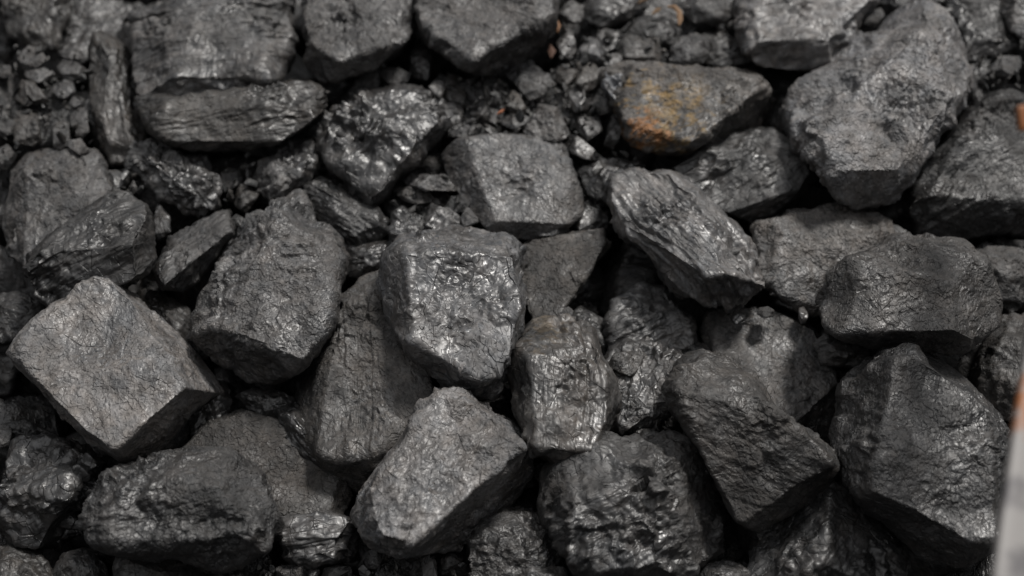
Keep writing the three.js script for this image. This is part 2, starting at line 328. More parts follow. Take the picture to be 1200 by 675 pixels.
function lump(label, o, t, opt = {}) {
  const me = lumpMesh(o, t, opt); me.name = numbered(opt.name ?? 'coal_lump');
  me.userData = { label, category: opt.cat ?? 'coal lump', group: opt.group ?? 'lumps of the coal heap' };
  scene.add(me); return me;
}
// a small broken piece from its middle, half sizes and turn
function bitShape(x, y, rx, ry, turn, R) {
  const o = [], t = [], k = 5 + Math.floor(R() * 2.4), a0 = R() * 6, c = Math.cos(turn * Math.PI / 180), s = Math.sin(turn * Math.PI / 180);
  for (let i = 0; i < k; i++) { const a = a0 + (i + 0.7 * (R() - 0.5)) / k * Math.PI * 2, q = 0.95 + 0.25 * R(), u = Math.cos(a) * rx * q, v = Math.sin(a) * ry * q; o.push([x + u * c - v * s, y + u * s + v * c]); }
  const h = Math.min(rx, ry), f = [], a1 = R() * 6;
  f.push([x, y, h * 0.75, (R() - 0.5) * 0.5, (R() - 0.5) * 0.5]);
  for (let i = 0; i < 3; i++) { const a = a1 + i * 2.09 + R() * 0.9, q = 0.35 + 0.35 * R(), u = Math.cos(a) * rx * q, v = Math.sin(a) * ry * q, g = 0.7 + 0.9 * R(), dx = u * c - v * s, dy = u * s + v * c, dl = Math.hypot(dx, dy); f.push([x + dx, y + dy, h * 0.7, -g * dx / dl, -g * dy / dl]); }
  return [o, t, f];
}
function bit(label, x, y, rx, ry, turn, opt = {}) {
  const R = rng(Math.round(x * 131 + y * 17 + rx * 7)), [o, t, f] = bitShape(x, y, rx, ry, turn, R);
  return lump(label, o, t, { name: 'coal_piece', cat: 'coal piece', group: 'small pieces of broken coal', f, p: 80, b: Math.min(rx, ry) * 1.1, edge: 1.0, crack: 0, ...opt });
}

// ---------------------------------------------------------------- the bed of fine coal under the lumps
const ZONES = [[565, 122, 72, -22], [675, 95, 58, -20], [46, 115, 66, -22], [500, 240, 55, -26], [1165, 55, 45, -27], [750, 45, 60, -21], [275, 200, 28, -32], [140, 205, 22, -27], [470, 655, 60, -27], [640, 110, 50, -23], [700, 210, 30, -32], [250, 670, 110, -25], [300, 470, 26, -62], [615, 575, 24, -66], [690, 330, 22, -80], [935, 355, 20, -58], [25, 505, 26, -62]];
const FLOOR = -200;
function bedHeight(x, y) {
  let h = FLOOR; for (const [zx, zy, r, lv] of ZONES) { const d = Math.hypot(x - zx, y - zy) / r; h = Math.max(h, FLOOR + (lv - FLOOR) * Math.exp(-Math.pow(Math.max(0, d - 0.6), 2) * 14)); }
  return h + 10 * fbm(x / 30, y / 30, 1, 3) + 5 * chip(x / 14, y / 14, 0.5);
}
{
  const x0 = -700, x1 = 1900, y0 = -500, y1 = 1150, nx = 430, ny = 275, V = [], UV = [], C = [], I = [];
  for (let j = 0; j <= ny; j++) for (let i = 0; i <= nx; i++) {
    const x = x0 + (x1 - x0) * i / nx, y = y0 + (y1 - y0) * j / ny, p = at(x, y, 0).addScaledVector(HEAPN, bedHeight(x, y));
    V.push(p.x * S, p.y * S, p.z * S); UV.push(p.x / TILE, p.z / TILE); const w = 0.022 + 0.015 * fbm(x / 20, y / 20, 7, 3); C.push(w, w * 0.98, w * 0.97);
    if (i < nx && j < ny) { const k = j * (nx + 1) + i; I.push(k, k + nx + 1, k + nx + 2, k, k + nx + 2, k + 1); }
  }
  const g = new THREE.BufferGeometry(); g.setAttribute('position', new THREE.Float32BufferAttribute(V, 3)); g.setAttribute('uv', new THREE.Float32BufferAttribute(UV, 2)); g.setAttribute('color', new THREE.Float32BufferAttribute(C, 3)); g.setIndex(I); g.computeVertexNormals();
  const me = new THREE.Mesh(g, MAT.g); me.name = 'ground'; me.castShadow = me.receiveShadow = true;
  me.userData = { kind: 'structure', label: 'bed of fine black coal under the lumps', category: 'ground' }; scene.add(me);
}

// ---------------------------------------------------------------- the heap goes on below and beside the lumps in view
{
  const R = rng(77), src = [];
  for (let k = 0; k < 6; k++) { const a = bitShape(600, 337, 62 + 14 * R(), 52 + 12 * R(), 0, R); src.push(lumpMesh(a[0], a[1], { f: a[2], m: 'gfdg'[k % 4], edge: 4.2, dust: 0.3 + 0.2 * R(), bed: k * 31, b: 55, seed: 700 + k })); }
  const put = (x, y, h, label, group, k = 1) => {
    const s0 = src[Math.floor(R() * 6)], c = new THREE.Mesh(s0.geometry, s0.material); c.position.copy(at(x, y, h)).multiplyScalar(S);
    c.rotation.set(R() * 6.3, R() * 6.3, R() * 6.3); c.scale.setScalar(k); c.castShadow = c.receiveShadow = true; c.name = numbered('coal_lump'); c.userData = { label, category: 'coal lump', group }; scene.add(c);
  };
  for (let j = 0; j < 9; j++) for (let i = 0; i < 14; i++) put(-60 + i * 100 + (j % 2) * 50 + 24 * (R() - 0.5), -40 + j * 96 + 24 * (R() - 0.5), -112 - 20 * R(), 'coal lump deep in the black gaps beneath the upper lumps', 'lumps under the top layer');
  for (let i = 0; i < 11; i++) { put(-60 + i * 128 + 20 * R(), -112 - 16 * R(), -6, 'coal lump of the heap above the top edge of the picture', 'lumps beyond the top edge', 1.2); put(-60 + i * 128 + 20 * R(), 775 + 20 * R(), -40, 'coal lump of the heap below the bottom edge of the picture', 'lumps beyond the bottom edge'); }
  for (let j = 0; j < 6; j++) { put(-95 - 20 * R(), 10 + j * 130, -25, 'coal lump of the heap beyond the left edge of the picture', 'lumps beyond the left edge'); put(1295 + 20 * R(), 10 + j * 130, -35, 'coal lump of the heap beyond the right edge of the picture', 'lumps beyond the right edge'); }
}

// ---------------------------------------------------------------- the lumps, back to front
// -- top row
lump('blurred brownish upright slab in the top left corner', [[4, -30], [70, -34], [80, 5], [74, 35], [60, 58], [36, 56], [15, 44], [4, 12]], [[25, -5, 20], [62, -10, 22], [60, 35, 16], [30, 40, 16]], { L: -32, m: 'f', bed: 85, dust: 0.35, tone: 0.8, warm: 0.6 });
lump('tall narrow lump standing upright left of the big top-left boulder', [[107, 52], [118, 41], [138, 43], [151, 58], [149, 90], [156, 125], [169, 160], [162, 186], [130, 192], [118, 165], [108, 130], [105, 90]], [[122, 52, 22], [140, 62, 20], [118, 110, 22], [140, 110, 26], [128, 165, 22], [155, 165, 18]], { L: -28, m: 'f', bed: 80, dust: 0.45, tone: 0.85, warm: 0.5, p: 30 });
lump('big grey boulder at top left resting on a brown bedded log', [[153, 50], [162, 24], [200, 8], [240, -12], [300, -26], [338, -8], [340, 40], [332, 92], [296, 110], [240, 120], [186, 128], [158, 112], [152, 82]], [], { f: [[250,50,72,0,0.05],[175,70,52,0.9,0],[250,98,62,0,-1.3],[320,50,62,-1.1,0]], L: -12, m: 'f', bed: 10, beds: 1.2, dust: 0.5, tone: 1.47, p: 26, chips: 1.3 });
lump('brown bedded log-shaped lump under the big top-left boulder', [[162, 116], [196, 118], [250, 112], [310, 98], [360, 94], [385, 107], [381, 131], [346, 160], [290, 178], [226, 179], [190, 162], [172, 140]], [], { f: [[270,112,40,0,0.7],[270,138,44,0,-0.45],[270,164,36,0,-2.2],[374,110,34,-1.5,0],[182,132,32,1.2,0]], L: 16, m: 'f', bed: 12, beds: 1.3, dust: 0.5, tone: 0.72, warm: 0.6, p: 26 });
lump('blocky light grey lump at the top edge between two boulders', [[358, -20], [356, 30], [360, 70], [374, 94], [396, 93], [440, 77], [470, 60], [485, 40], [483, -20], [430, -34]], [], { f: [[420,30,52,0,0.15],[384,68,48,1.2,-1.7],[440,62,48,-0.7,-1.9],[475,20,44,-1.2,0]], L: -2, m: 'g', bed: 20, beds: 0.7, dust: 0.5, tone: 1.42, chips: 1.2 });
lump('pointed grey lump at top centre with a dark slanting underside', [[487, -8], [491, 24], [505, 50], [528, 72], [550, 85], [582, 92], [602, 84], [632, 60], [650, 34], [652, 0], [620, -34], [520, -34]], [], { f: [[550,20,62,0.05,0.1],[600,46,64,-1.5,-2.4],[515,52,50,1.0,-1.3]], L: 0, m: 'g', bed: 60, beds: 0.6, dust: 0.52, tone: 1.49, chips: 1.2 });
lump('dark slab wedged above the white-glinting crumbs at the top edge', [[684, 10], [698, -14], [765, -14], [757, 10], [732, 26], [705, 33], [688, 25]], [[700, 10, 16], [740, 0, 18], [725, 18, 16]], { L: -18, m: 'f', bed: -10, dust: 0.4, tone: 0.8 });
lump('shiny dark bedded shard below the top edge, right of centre', [[726, 42], [748, 20], [776, 20], [797, 34], [791, 54], [760, 48], [735, 50]], [[750, 28, 14], [778, 30, 14], [765, 42, 14]], { L: -24, m: 'f', bed: 35, beds: 1.2, dust: 0.3, tone: 0.8 });
lump('smooth grey lump at the top edge left of a pale boulder', [[798, 8], [815, -14], [868, -14], [870, 14], [850, 29], [812, 27]], [[815, 5, 18], [850, 0, 20], [840, 20, 16]], { L: -16, m: 'f', bed: 0, dust: 0.5 });
lump('pale grey boulder at the top edge with layered lower side', [[864, 20], [870, -14], [920, -34], [1000, -28], [1024, 0], [1004, 40], [986, 66], [960, 80], [920, 84], [890, 80], [868, 58]], [], { f: [[930,20,55,0,0.2],[930,52,52,0,-1.4],[990,35,48,-1.6,-1.4],[875,20,42,1.2,0]], L: -8, m: 'f', bed: 8, beds: 0.8, dust: 0.85, tone: 2.22, p: 30 });
lump('brown angular fragment behind the granular nugget, under the pale boulder', [[822, 44], [845, 36], [870, 48], [880, 72], [850, 80], [826, 74]], [[840, 48, 12], [862, 60, 12]], { L: -26, m: 'f', bed: 20, dust: 0.3, tone: 0.7, warm: 0.5 });
lump('small block with a flat front above the yellow-stained lump', [[724, 50], [732, 42], [770, 44], [774, 60], [770, 76], [742, 78], [726, 72]], [[730, 50, 14], [766, 50, 14], [766, 66, 16], [732, 66, 16]], { L: -14, m: 'd', dust: 0.55, tone: 0.95, warm: 0.3, chips: 0.7 });
lump('pale granular nugget above the yellow-stained lump', [[787, 58], [796, 44], [816, 38], [830, 46], [832, 62], [822, 76], [802, 81], [790, 74]], [[800, 54, 16], [818, 48, 18], [820, 66, 16], [804, 72, 14]], { L: -8, m: 'g', dust: 0.6, tone: 1.1, p: 26 });
lump('yellow and rust stained lump with a black overhanging side', [[709, 88], [726, 78], [780, 80], [850, 80], [890, 90], [911, 120], [906, 146], [880, 152], [838, 158], [802, 181], [770, 184], [740, 166], [728, 136], [716, 112]], [], { f: [[790,115,56,0,0.12],[848,138,58,-2.4,-2.9],[760,164,44,0.4,-1.3],[895,104,42,-1.3,0.4],[722,100,40,1.1,0.3]], L: -4, m: 'd', bed: 25, beds: 0.9, dust: 0.7, tone: 1.42, warm: 0.35, rust: [[770, 142, 44, 1, 1], [756, 150, 26, 0, 1], [800, 115, 40, 1, 0.25]], p: 30 });
lump('huge light grey boulder at upper right', [[924, 142], [930, 110], [960, 74], [1000, 44], [1050, 19], [1085, 8], [1106, 20], [1116, 50], [1139, 80], [1141, 110], [1126, 132], [1100, 162], [1072, 190], [1060, 216], [1036, 240], [1005, 245], [975, 227], [955, 196], [930, 166]], [], { f: [[1050,130,88,0,-0.05],[988,106,76,1.1,1.2],[1010,214,62,0,-1.5],[1106,142,70,-1.9,-1.5],[1118,60,64,-1.3,0.5],[950,180,60,1.2,-0.5]], L: 14, m: 'g', bed: 55, beds: 0.8, dust: 0.68, tone: 2.77, chips: 1.5, crack: 0.8, warm: -0.1 });
lump('dark upright rock in the top right corner', [[1112, 4], [1145, -16], [1184, 0], [1192, 50], [1165, 64], [1130, 70], [1117, 46]], [[1130, 12, 18], [1165, 10, 22], [1170, 45, 16], [1135, 50, 16]], { L: -30, m: 'f', bed: 20, dust: 0.3, tone: 0.75 });
lump('light grey chunk cut by the top right frame corner', [[1162, -24], [1230, -26], [1240, 40], [1205, 50], [1182, 34]], [[1185, -5, 20], [1220, 10, 20]], { L: -10, m: 'g', dust: 0.8, tone: 1.43 });
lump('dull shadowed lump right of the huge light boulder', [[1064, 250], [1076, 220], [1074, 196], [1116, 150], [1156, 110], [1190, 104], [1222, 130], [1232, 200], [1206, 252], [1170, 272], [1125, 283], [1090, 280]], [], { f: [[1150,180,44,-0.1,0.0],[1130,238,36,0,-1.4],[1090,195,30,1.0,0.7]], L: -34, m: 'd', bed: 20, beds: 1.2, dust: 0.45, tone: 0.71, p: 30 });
// -- second row
lump('rugged glossy lump with bright chipped edges left of the flat grey rock', [[360, 154], [380, 138], [420, 115], [455, 102], [490, 104], [515, 122], [518, 148], [496, 182], [460, 216], [436, 238], [416, 222], [408, 192], [384, 172]], [], { f: [[450,130,50,0.1,0.5],[445,175,50,0.25,-0.4],[482,184,46,-1.9,-1.9],[398,150,36,1.0,0]], L: -4, m: 'c', chips: 1.8, bed: 40, beds: 0.8, dust: 0.42, tone: 1.49 });
lump('knobbly shiny nugget above the tall pyramid-shaped lump', [[300, 206], [309, 185], [335, 171], [365, 165], [380, 180], [372, 206], [345, 221], [318, 240], [307, 229]], [[318, 195, 22], [350, 178, 24], [365, 190, 22], [345, 208, 24], [318, 222, 18]], { L: -14, m: 'c', chips: 1.4, dust: 0.45, tone: 1.54, p: 26 });
lump('long dark shiny splinter lying below the rugged glossy lump', [[358, 216], [376, 208], [402, 221], [432, 240], [452, 262], [456, 274], [440, 284], [405, 284], [384, 266], [362, 241]], [[374, 220, 20], [400, 236, 26], [440, 264, 20], [420, 272, 20], [385, 248, 20]], { L: -16, m: 'c', bed: -40, beds: 1.6, dust: 0.25, tone: 0.9, chips: 0.8 });
lump('banded glossy piece below the dark splinter, beside the pyramid-shaped lump', [[397, 292], [428, 281], [462, 284], [468, 306], [442, 322], [410, 324], [399, 312]], [[415, 296, 14], [450, 292, 16], [440, 312, 14]], { L: -24, m: 'c', bed: 10, beds: 1.6, dust: 0.3, tone: 0.95 });
lump('flat dull grey rock at centre with pale chips along its lower rim', [[519, 182], [535, 165], [580, 157], [620, 157], [656, 170], [671, 200], [682, 250], [666, 266], [630, 279], [585, 282], [560, 258], [545, 232], [525, 206]], [], { f: [[610,215,32,-0.05,0.05],[600,264,28,0,-1.4],[548,200,24,0.9,-0.3],[668,220,26,-1.4,0]], L: -16, m: 'g', dust: 0.66, tone: 1.64, chips: 0.7, bed: 80, beds: 0.4, crack: 0.2 });
lump('flat brownish slab leaning between the central glossy lump and black gap', [[608, 288], [650, 275], [706, 269], [710, 290], [692, 312], [674, 346], [656, 374], [626, 376], [612, 345], [606, 312]], [], { f: [[655,310,24,0.12,0.05]], L: -22, m: 'd', bed: 70, beds: 0.6, dust: 0.6, tone: 1.14, warm: 0.4, chips: 0.6 });
lump('dark bedded wedge below the yellow-stained lump', [[788, 197], [815, 179], [860, 155], [905, 147], [936, 165], [952, 200], [936, 226], [902, 256], [880, 264], [845, 246], [810, 222]], [], { f: [[870,200,42,0.1,-0.2],[884,240,34,-0.4,-1.6],[860,168,36,0,0.7]], L: -30, m: 'f', bed: 28, beds: 1.5, dust: 0.42, tone: 0.85 });
lump('twisted glossy piece tucked behind the striped lump', [[678, 202], [698, 188], [735, 188], [752, 195], [732, 212], [716, 242], [690, 228]], [[700, 198, 16], [730, 196, 18], [712, 218, 16]], { L: -20, m: 'c', bed: 50, beds: 1.5, dust: 0.3 });
lump('striped lump with pale diagonal ribs right of the flat grey rock', [[714, 238], [719, 206], [748, 194], [784, 199], [812, 220], [852, 255], [882, 290], [897, 336], [870, 352], [826, 360], [795, 342], [765, 306], [734, 276]], [], { f: [[770,258,60,0.15,0.25],[768,292,56,1.1,-1.2],[842,262,54,-1.1,0.7],[852,344,42,-0.3,-1.8]], L: 14, m: 'f', bed: -48, beds: 2.0, dust: 0.62, tone: 2.18, chips: 1.1 });
lump('rounded grey lump with flat top below the huge light boulder', [[884, 292], [891, 262], [930, 244], [980, 249], [1020, 246], [1046, 257], [1052, 286], [1036, 312], [990, 332], [960, 368], [935, 368], [914, 342], [894, 332]], [], { f: [[970,258,42,0,0.8],[970,300,46,0,-0.3],[900,300,36,1.0,0],[930,350,32,0.3,-1.4],[1040,280,36,-1.2,0]], L: -28, m: 'g', dust: 0.75, tone: 1.71, p: 26, warm: 0.25, bed: 80, beds: 0.6 });
lump('dull lump behind the round boulder near the right edge', [[1138, 302], [1160, 289], [1195, 290], [1214, 312], [1196, 352], [1168, 350]], [[1158, 302, 20], [1190, 302, 20], [1182, 330, 18]], { L: -26, m: 'd', dust: 0.62, tone: 1.0 });
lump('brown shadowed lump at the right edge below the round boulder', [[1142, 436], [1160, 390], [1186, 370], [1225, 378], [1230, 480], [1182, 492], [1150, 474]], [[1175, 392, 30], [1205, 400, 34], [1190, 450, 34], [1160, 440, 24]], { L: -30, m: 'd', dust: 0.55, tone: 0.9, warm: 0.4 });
lump('rounded blocky boulder near the right edge with dark flat underside', [[959, 352], [969, 320], [1000, 299], [1040, 283], [1090, 280], [1131, 289], [1161, 315], [1171, 346], [1166, 380], [1130, 410], [1080, 420], [1030, 412], [990, 402], [964, 382]], [], { f: [[1060,300,68,0,0.75],[1050,345,80,0.08,-0.12],[1050,388,76,0.05,-2.6],[1145,340,58,-1.3,-0.2],[985,345,60,1.0,0.1]], L: 42, m: 'g', dust: 0.55, tone: 1.07, warm: 0.2, p: 30, bed: 12, beds: 0.6, crack: 0.3 });
lump('small brown ledge in the gap under the round boulder', [[955, 404], [968, 390], [1010, 396], [1036, 412], [1015, 430], [986, 430], [964, 424]], [[972, 402, 14], [1010, 408, 14], [988, 418, 14]], { L: -10, m: 'f', bed: 0, dust: 0.5, tone: 0.9 });
// -- left
lump('dull grey lump leaning behind the bedded wedge at left', [[4, 262], [12, 200], [34, 180], [75, 177], [112, 179], [121, 200], [142, 236], [102, 274], [60, 302], [30, 317], [9, 296]], [], { f: [[70,235,42,0,-0.05],[26,250,34,1.7,0],[75,188,32,0,1.1]], L: -24, m: 'd', dust: 0.6, tone: 1.40, chips: 0.8 });
lump('bedded wedge with a sharp pale edge at left', [[27, 312], [50, 285], [90, 255], [130, 231], [151, 227], [173, 240], [181, 275], [183, 302], [166, 326], [140, 338], [100, 354], [60, 357], [37, 342]], [], { f: [[92,292,54,0.25,0.6],[92,292,54,0.1,-0.7],[168,280,44,-1.8,-0.4],[90,345,34,0,-2.2]], L: 54, m: 'f', bed: 30, beds: 1.6, dust: 0.42, tone: 0.62 });
lump('glossy knobbly lump above the small wedge at upper left', [[149, 190], [159, 172], [180, 165], [212, 177], [236, 185], [254, 205], [257, 236], [241, 249], [214, 247], [190, 230], [174, 212]], [[165, 182, 20], [200, 182, 26], [240, 205, 22], [225, 225, 28], [195, 205, 28]], { L: -12, m: 'c', chips: 2, dust: 0.4, tone: 1.37, p: 26 });
lump('small wedge between the bedded wedge and the pyramid-shaped lump', [[179, 317], [200, 285], [235, 257], [267, 249], [274, 275], [256, 301], [236, 322], [216, 340], [194, 337]], [], { f: [[218,286,38,0.3,0.5],[236,306,38,-1.4,-1.6]], L: -8, m: 'f', bed: 45, beds: 1.1, dust: 0.5, tone: 1.14 });
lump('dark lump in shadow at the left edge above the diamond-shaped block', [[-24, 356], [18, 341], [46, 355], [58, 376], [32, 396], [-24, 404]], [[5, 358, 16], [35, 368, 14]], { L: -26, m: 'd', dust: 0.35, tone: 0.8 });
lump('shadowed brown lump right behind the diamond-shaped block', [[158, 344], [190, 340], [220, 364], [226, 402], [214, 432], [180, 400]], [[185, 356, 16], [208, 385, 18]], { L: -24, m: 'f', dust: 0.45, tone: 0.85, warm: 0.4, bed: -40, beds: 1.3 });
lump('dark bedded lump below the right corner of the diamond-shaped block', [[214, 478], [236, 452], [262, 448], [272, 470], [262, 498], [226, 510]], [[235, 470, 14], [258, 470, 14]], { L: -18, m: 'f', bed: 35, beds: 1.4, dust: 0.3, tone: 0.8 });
lump('tall pyramid-shaped lump with a bright front at left of centre', [[232, 346], [262, 300], [290, 265], [328, 236], [351, 229], [386, 265], [399, 302], [396, 346], [381, 392], [356, 428], [326, 449], [298, 444], [236, 414], [221, 396]], [], { f: [[335,360,74,-0.15,0.0],[293,303,74,1.35,0.7],[368,292,66,-1.2,0.9],[310,426,62,0,-2.6],[388,360,60,-2.0,-0.3],[255,400,50,0.6,-1.8]], L: 10, m: 'g', bed: 5, beds: 0.8, dust: 0.55, tone: 1.64, chips: 1.3, crack: 0.8 });
lump('diamond-shaped block with a broad matt front at left', [[10, 414], [30, 384], [60, 358], [85, 337], [112, 325], [136, 327], [156, 344], [190, 376], [218, 428], [244, 452], [266, 466], [240, 508], [184, 534], [140, 536], [108, 516], [68, 476], [34, 441]], [], { f: [[120,430,78,0.06,0.08],[182,395,78,-3.0,1.9],[180,490,78,-2.1,-2.5],[22,412,66,2.0,0.3]], L: 22, m: 'g', dust: 0.95, tone: 2.22, chips: 0.75, warm: 0.1, crack: 0.1, p: 54, b: 60 });
// -- centre
lump('brown tall triangular lump left of the central glossy lump', [[448, 320], [424, 328], [402, 348], [386, 380], [366, 430], [347, 470], [349, 502], [370, 532], [400, 563], [425, 570], [462, 544], [510, 476], [505, 440], [480, 405], [465, 372], [460, 330]], [], { f: [[435,450,56,0.03,0.0],[386,440,56,2.0,0.3],[482,500,50,-0.9,-1.1],[420,546,40,0,-2.0],[440,340,40,0,1.0]], L: -20, m: 'd', dust: 0.7, tone: 1.09, warm: 0.35, bed: 80, beds: 0.6, chips: 0.9 });
lump('big faceted glossy lump at the very centre', [[446, 326], [454, 300], [478, 281], [530, 273], [590, 279], [612, 295], [610, 325], [619, 360], [611, 395], [596, 431], [576, 459], [555, 462], [520, 452], [494, 427], [469, 402], [449, 371]], [], { f: [[545,370,84,-0.05,-0.1],[535,291,80,0,1.9],[476,340,84,1.6,-0.2],[510,416,80,0.9,-1.7],[604,410,70,-1.8,-0.8],[570,445,74,-0.2,-1.6]], L: 26, m: 'c', chips: 1.25, dust: 0.6, tone: 1.98, bed: 60, beds: 0.5, crack: 0.6, warm: -0.15 });
lump('dark lump in the gap right of the olive-topped lump', [[662, 370], [680, 361], [706, 374], [718, 396], [714, 424], [694, 416]], [[680, 375, 14], [704, 396, 14]], { L: -30, m: 'f', dust: 0.35, tone: 0.8 });
lump('wavy ribbed lump deep in the gap below the striped lump', [[713, 372], [724, 350], [750, 334], [776, 339], [797, 365], [815, 386], [812, 408], [770, 410], [735, 418], [716, 410]], [], { f: [[755,360,28,0,0.3],[755,395,28,0,-0.4]], L: -34, m: 'f', bed: 25, beds: 2.0, dust: 0.5, tone: 1.14, p: 26 });
lump('small dark wedge lying between ribbed lump and flat brown rock', [[784, 404], [800, 394], [826, 405], [842, 424], [818, 424], [790, 416]], [[804, 402, 10], [822, 414, 10]], { L: -22, m: 'd', dust: 0.45, tone: 0.9 });
lump('flat brown-grey rock left of the dark right-hand boulder', [[820, 388], [830, 364], [870, 359], [920, 371], [952, 384], [958, 400], [970, 430], [988, 462], [972, 492], [940, 504], [910, 484], [880, 452], [838, 432]], [], { f: [[900,420,30,-0.04,0.0],[965,472,20,-1.1,-1.1],[832,400,22,1.3,0]], L: -52, m: 'd', dust: 0.7, tone: 1.42, warm: 0.15, chips: 0.7, p: 50 });
lump('rugged ribbed lump between the olive-topped and brown-faced lumps', [[703, 432], [720, 412], [760, 399], [792, 412], [804, 440], [794, 482], [762, 508], [724, 516], [704, 498], [714, 462]], [], { f: [[745,450,36,0.4,0.15],[780,440,36,-0.9,0],[745,495,30,0,-1.4]], L: -14, m: 'c', bed: 65, beds: 2.0, dust: 0.5, tone: 1.37, chips: 1.4 });
lump('olive-topped lump below the slab, narrowing downwards', [[591, 426], [605, 404], [625, 377], [660, 373], [690, 389], [702, 415], [720, 446], [722, 476], [702, 511], [686, 550], [660, 548], [628, 532], [608, 492]], [], { f: [[660,412,66,0,0.95],[622,460,66,1.5,-0.25],[672,460,66,-0.08,-0.08],[665,532,54,0,-2.0],[714,460,54,-2.0,0]], L: 18, m: 'f', bed: 75, beds: 0.9, dust: 0.6, tone: 1.37, warm: 0.35, chips: 0.9, rust: [[640, 388, 20, 1, 0.25]] });
lump('brown-faced tilted block with a sharp lower left edge', [[787, 457], [800, 430], [825, 419], [852, 429], [882, 449], [922, 485], [957, 515], [977, 546], [968, 576], [930, 602], [890, 614], [864, 607], [848, 576], [819, 531], [799, 491]], [], { f: [[840,468,76,-0.12,0.5],[840,468,76,0.12,-0.5],[815,500,72,2.3,-1.2],[925,565,60,-1.0,-2.2]], L: 44, m: 'd', dust: 0.62, tone: 0.76, warm: 0.3, bed: -20, beds: 0.7 });
// -- lower row
lump('broken rock at lower left with glossy chipped right side', [[2, 562], [9, 540], [30, 519], [56, 514], [96, 524], [128, 540], [122, 572], [104, 604], [72, 642], [40, 642], [14, 632], [3, 600]], [], { f: [[60,545,42,0.3,0.5],[50,590,46,0.2,-0.6],[100,570,40,-1.4,-1.4]], L: -8, m: 'c', chips: 1.9, dust: 0.4, tone: 0.95 });
lump('dark small rock in the gap left of the diamond-shaped block', [[-14, 500], [28, 493], [66, 512], [48, 526], [10, 536], [-14, 530]], [[10, 505, 14], [40, 508, 14]], { L: -28, m: 'd', dust: 0.4, tone: 0.8 });
lump('smooth brown flat rock behind the large lump at lower left', [[212, 522], [240, 500], [286, 482], [322, 489], [362, 509], [398, 545], [412, 580], [402, 604], [330, 610], [300, 575], [250, 545]], [], { f: [[330,550,34,-0.05,0.02],[395,580,28,-1.2,-0.3]], L: -36, m: 'd', dust: 0.62, tone: 0.9, warm: 0.4, chips: 0.5, crack: 0.1 });
lump('grey bedded lump below the smooth brown flat rock', [[332, 606], [368, 600], [404, 603], [424, 622], [420, 650], [390, 660], [360, 665], [337, 652], [328, 628]], [], { f: [[365,612,26,0,0.3],[362,640,26,0,-0.5],[398,640,20,-1.6,-0.9]], L: -10, m: 'f', bed: 8, beds: 1.4, dust: 0.6, tone: 1.0 });
lump('narrow glossy shard beside the brown triangular lump', [[328, 481], [346, 474], [368, 500], [398, 546], [388, 560], [355, 538], [334, 512]], [[344, 486, 14], [370, 520, 18], [386, 546, 14]], { L: -8, m: 'c', bed: -50, beds: 1.5, dust: 0.3, tone: 0.95 });
lump('glossy piece in the dark gap below the pyramid-shaped lump', [[278, 466], [300, 454], [332, 459], [348, 475], [330, 492], [300, 488]], [[298, 464, 14], [328, 468, 14], [312, 480, 12]], { L: -20, m: 'c', dust: 0.3, tone: 0.95 });
lump('large rounded rugged lump at lower left', [[94, 612], [99, 570], [125, 547], [180, 529], [230, 521], [276, 529], [312, 549], [327, 590], [337, 621], [312, 647], [260, 658], [200, 658], [150, 648], [113, 632]], [], { f: [[215,550,66,0,0.7],[210,590,76,0.05,-0.2],[220,635,62,0,-2.1],[315,590,56,-1.4,-0.3],[112,590,46,1.3,0],[280,560,64,-0.6,0.4]], L: 44, m: 'g', dust: 0.5, tone: 0.88, chips: 1.5, p: 30, bed: 15, beds: 1.0 });
lump('rectangular light block with a dark lower right side, bottom centre', [[409, 612], [424, 575], [450, 545], [480, 505], [504, 470], [520, 453], [541, 454], [576, 474], [614, 514], [620, 556], [598, 592], [550, 628], [495, 656], [466, 660], [430, 637]], [], { f: [[510,560,84,0.05,0.08],[542,586,86,-2.3,-2.6],[430,600,72,1.8,-0.6],[470,640,72,0.8,-2.6]], L: 30, m: 'g', bed: 42, beds: 0.7, dust: 0.88, tone: 2.12, chips: 0.9, p: 50 });
lump('dark rugged boulder at bottom centre right', [[638, 572], [658, 545], [700, 519], [760, 507], [806, 511], [836, 545], [854, 590], [852, 636], [822, 668], [780, 692], [720, 694], [674, 668], [653, 627]], [], { f: [[720,548,72,0.25,0.5],[735,615,78,0.1,-0.25],[778,600,78,-1.1,-0.25],[740,668,62,0,-2.2],[662,600,58,1.8,0],[790,535,66,-0.6,0.6]], L: 8, m: 'f', bed: 28, beds: 1.2, dust: 0.45, tone: 0.91, chips: 1.4, p: 30 });
lump('round-topped lump at the bottom edge left of the dark boulder', [[548, 648], [564, 610], [590, 597], [622, 597], [648, 615], [658, 652], [656, 700], [552, 704]], [], { f: [[600,620,38,0,0.5],[602,660,42,0.1,-0.3],[645,650,34,-1.2,0]], L: -12, m: 'g', dust: 0.5, tone: 0.95, p: 26 });
lump('sloping lump at the bottom edge under the dark right-hand boulder', [[876, 655], [894, 610], [930, 580], [960, 558], [988, 570], [1024, 602], [1054, 632], [1064, 664], [1050, 710], [884, 712]], [], { f: [[930,640,44,0.65,0.2],[1005,625,44,-0.6,0.1],[960,690,40,0,-1.0]], L: -22, m: 'f', bed: 45, beds: 0.9, dust: 0.5, tone: 0.95 });
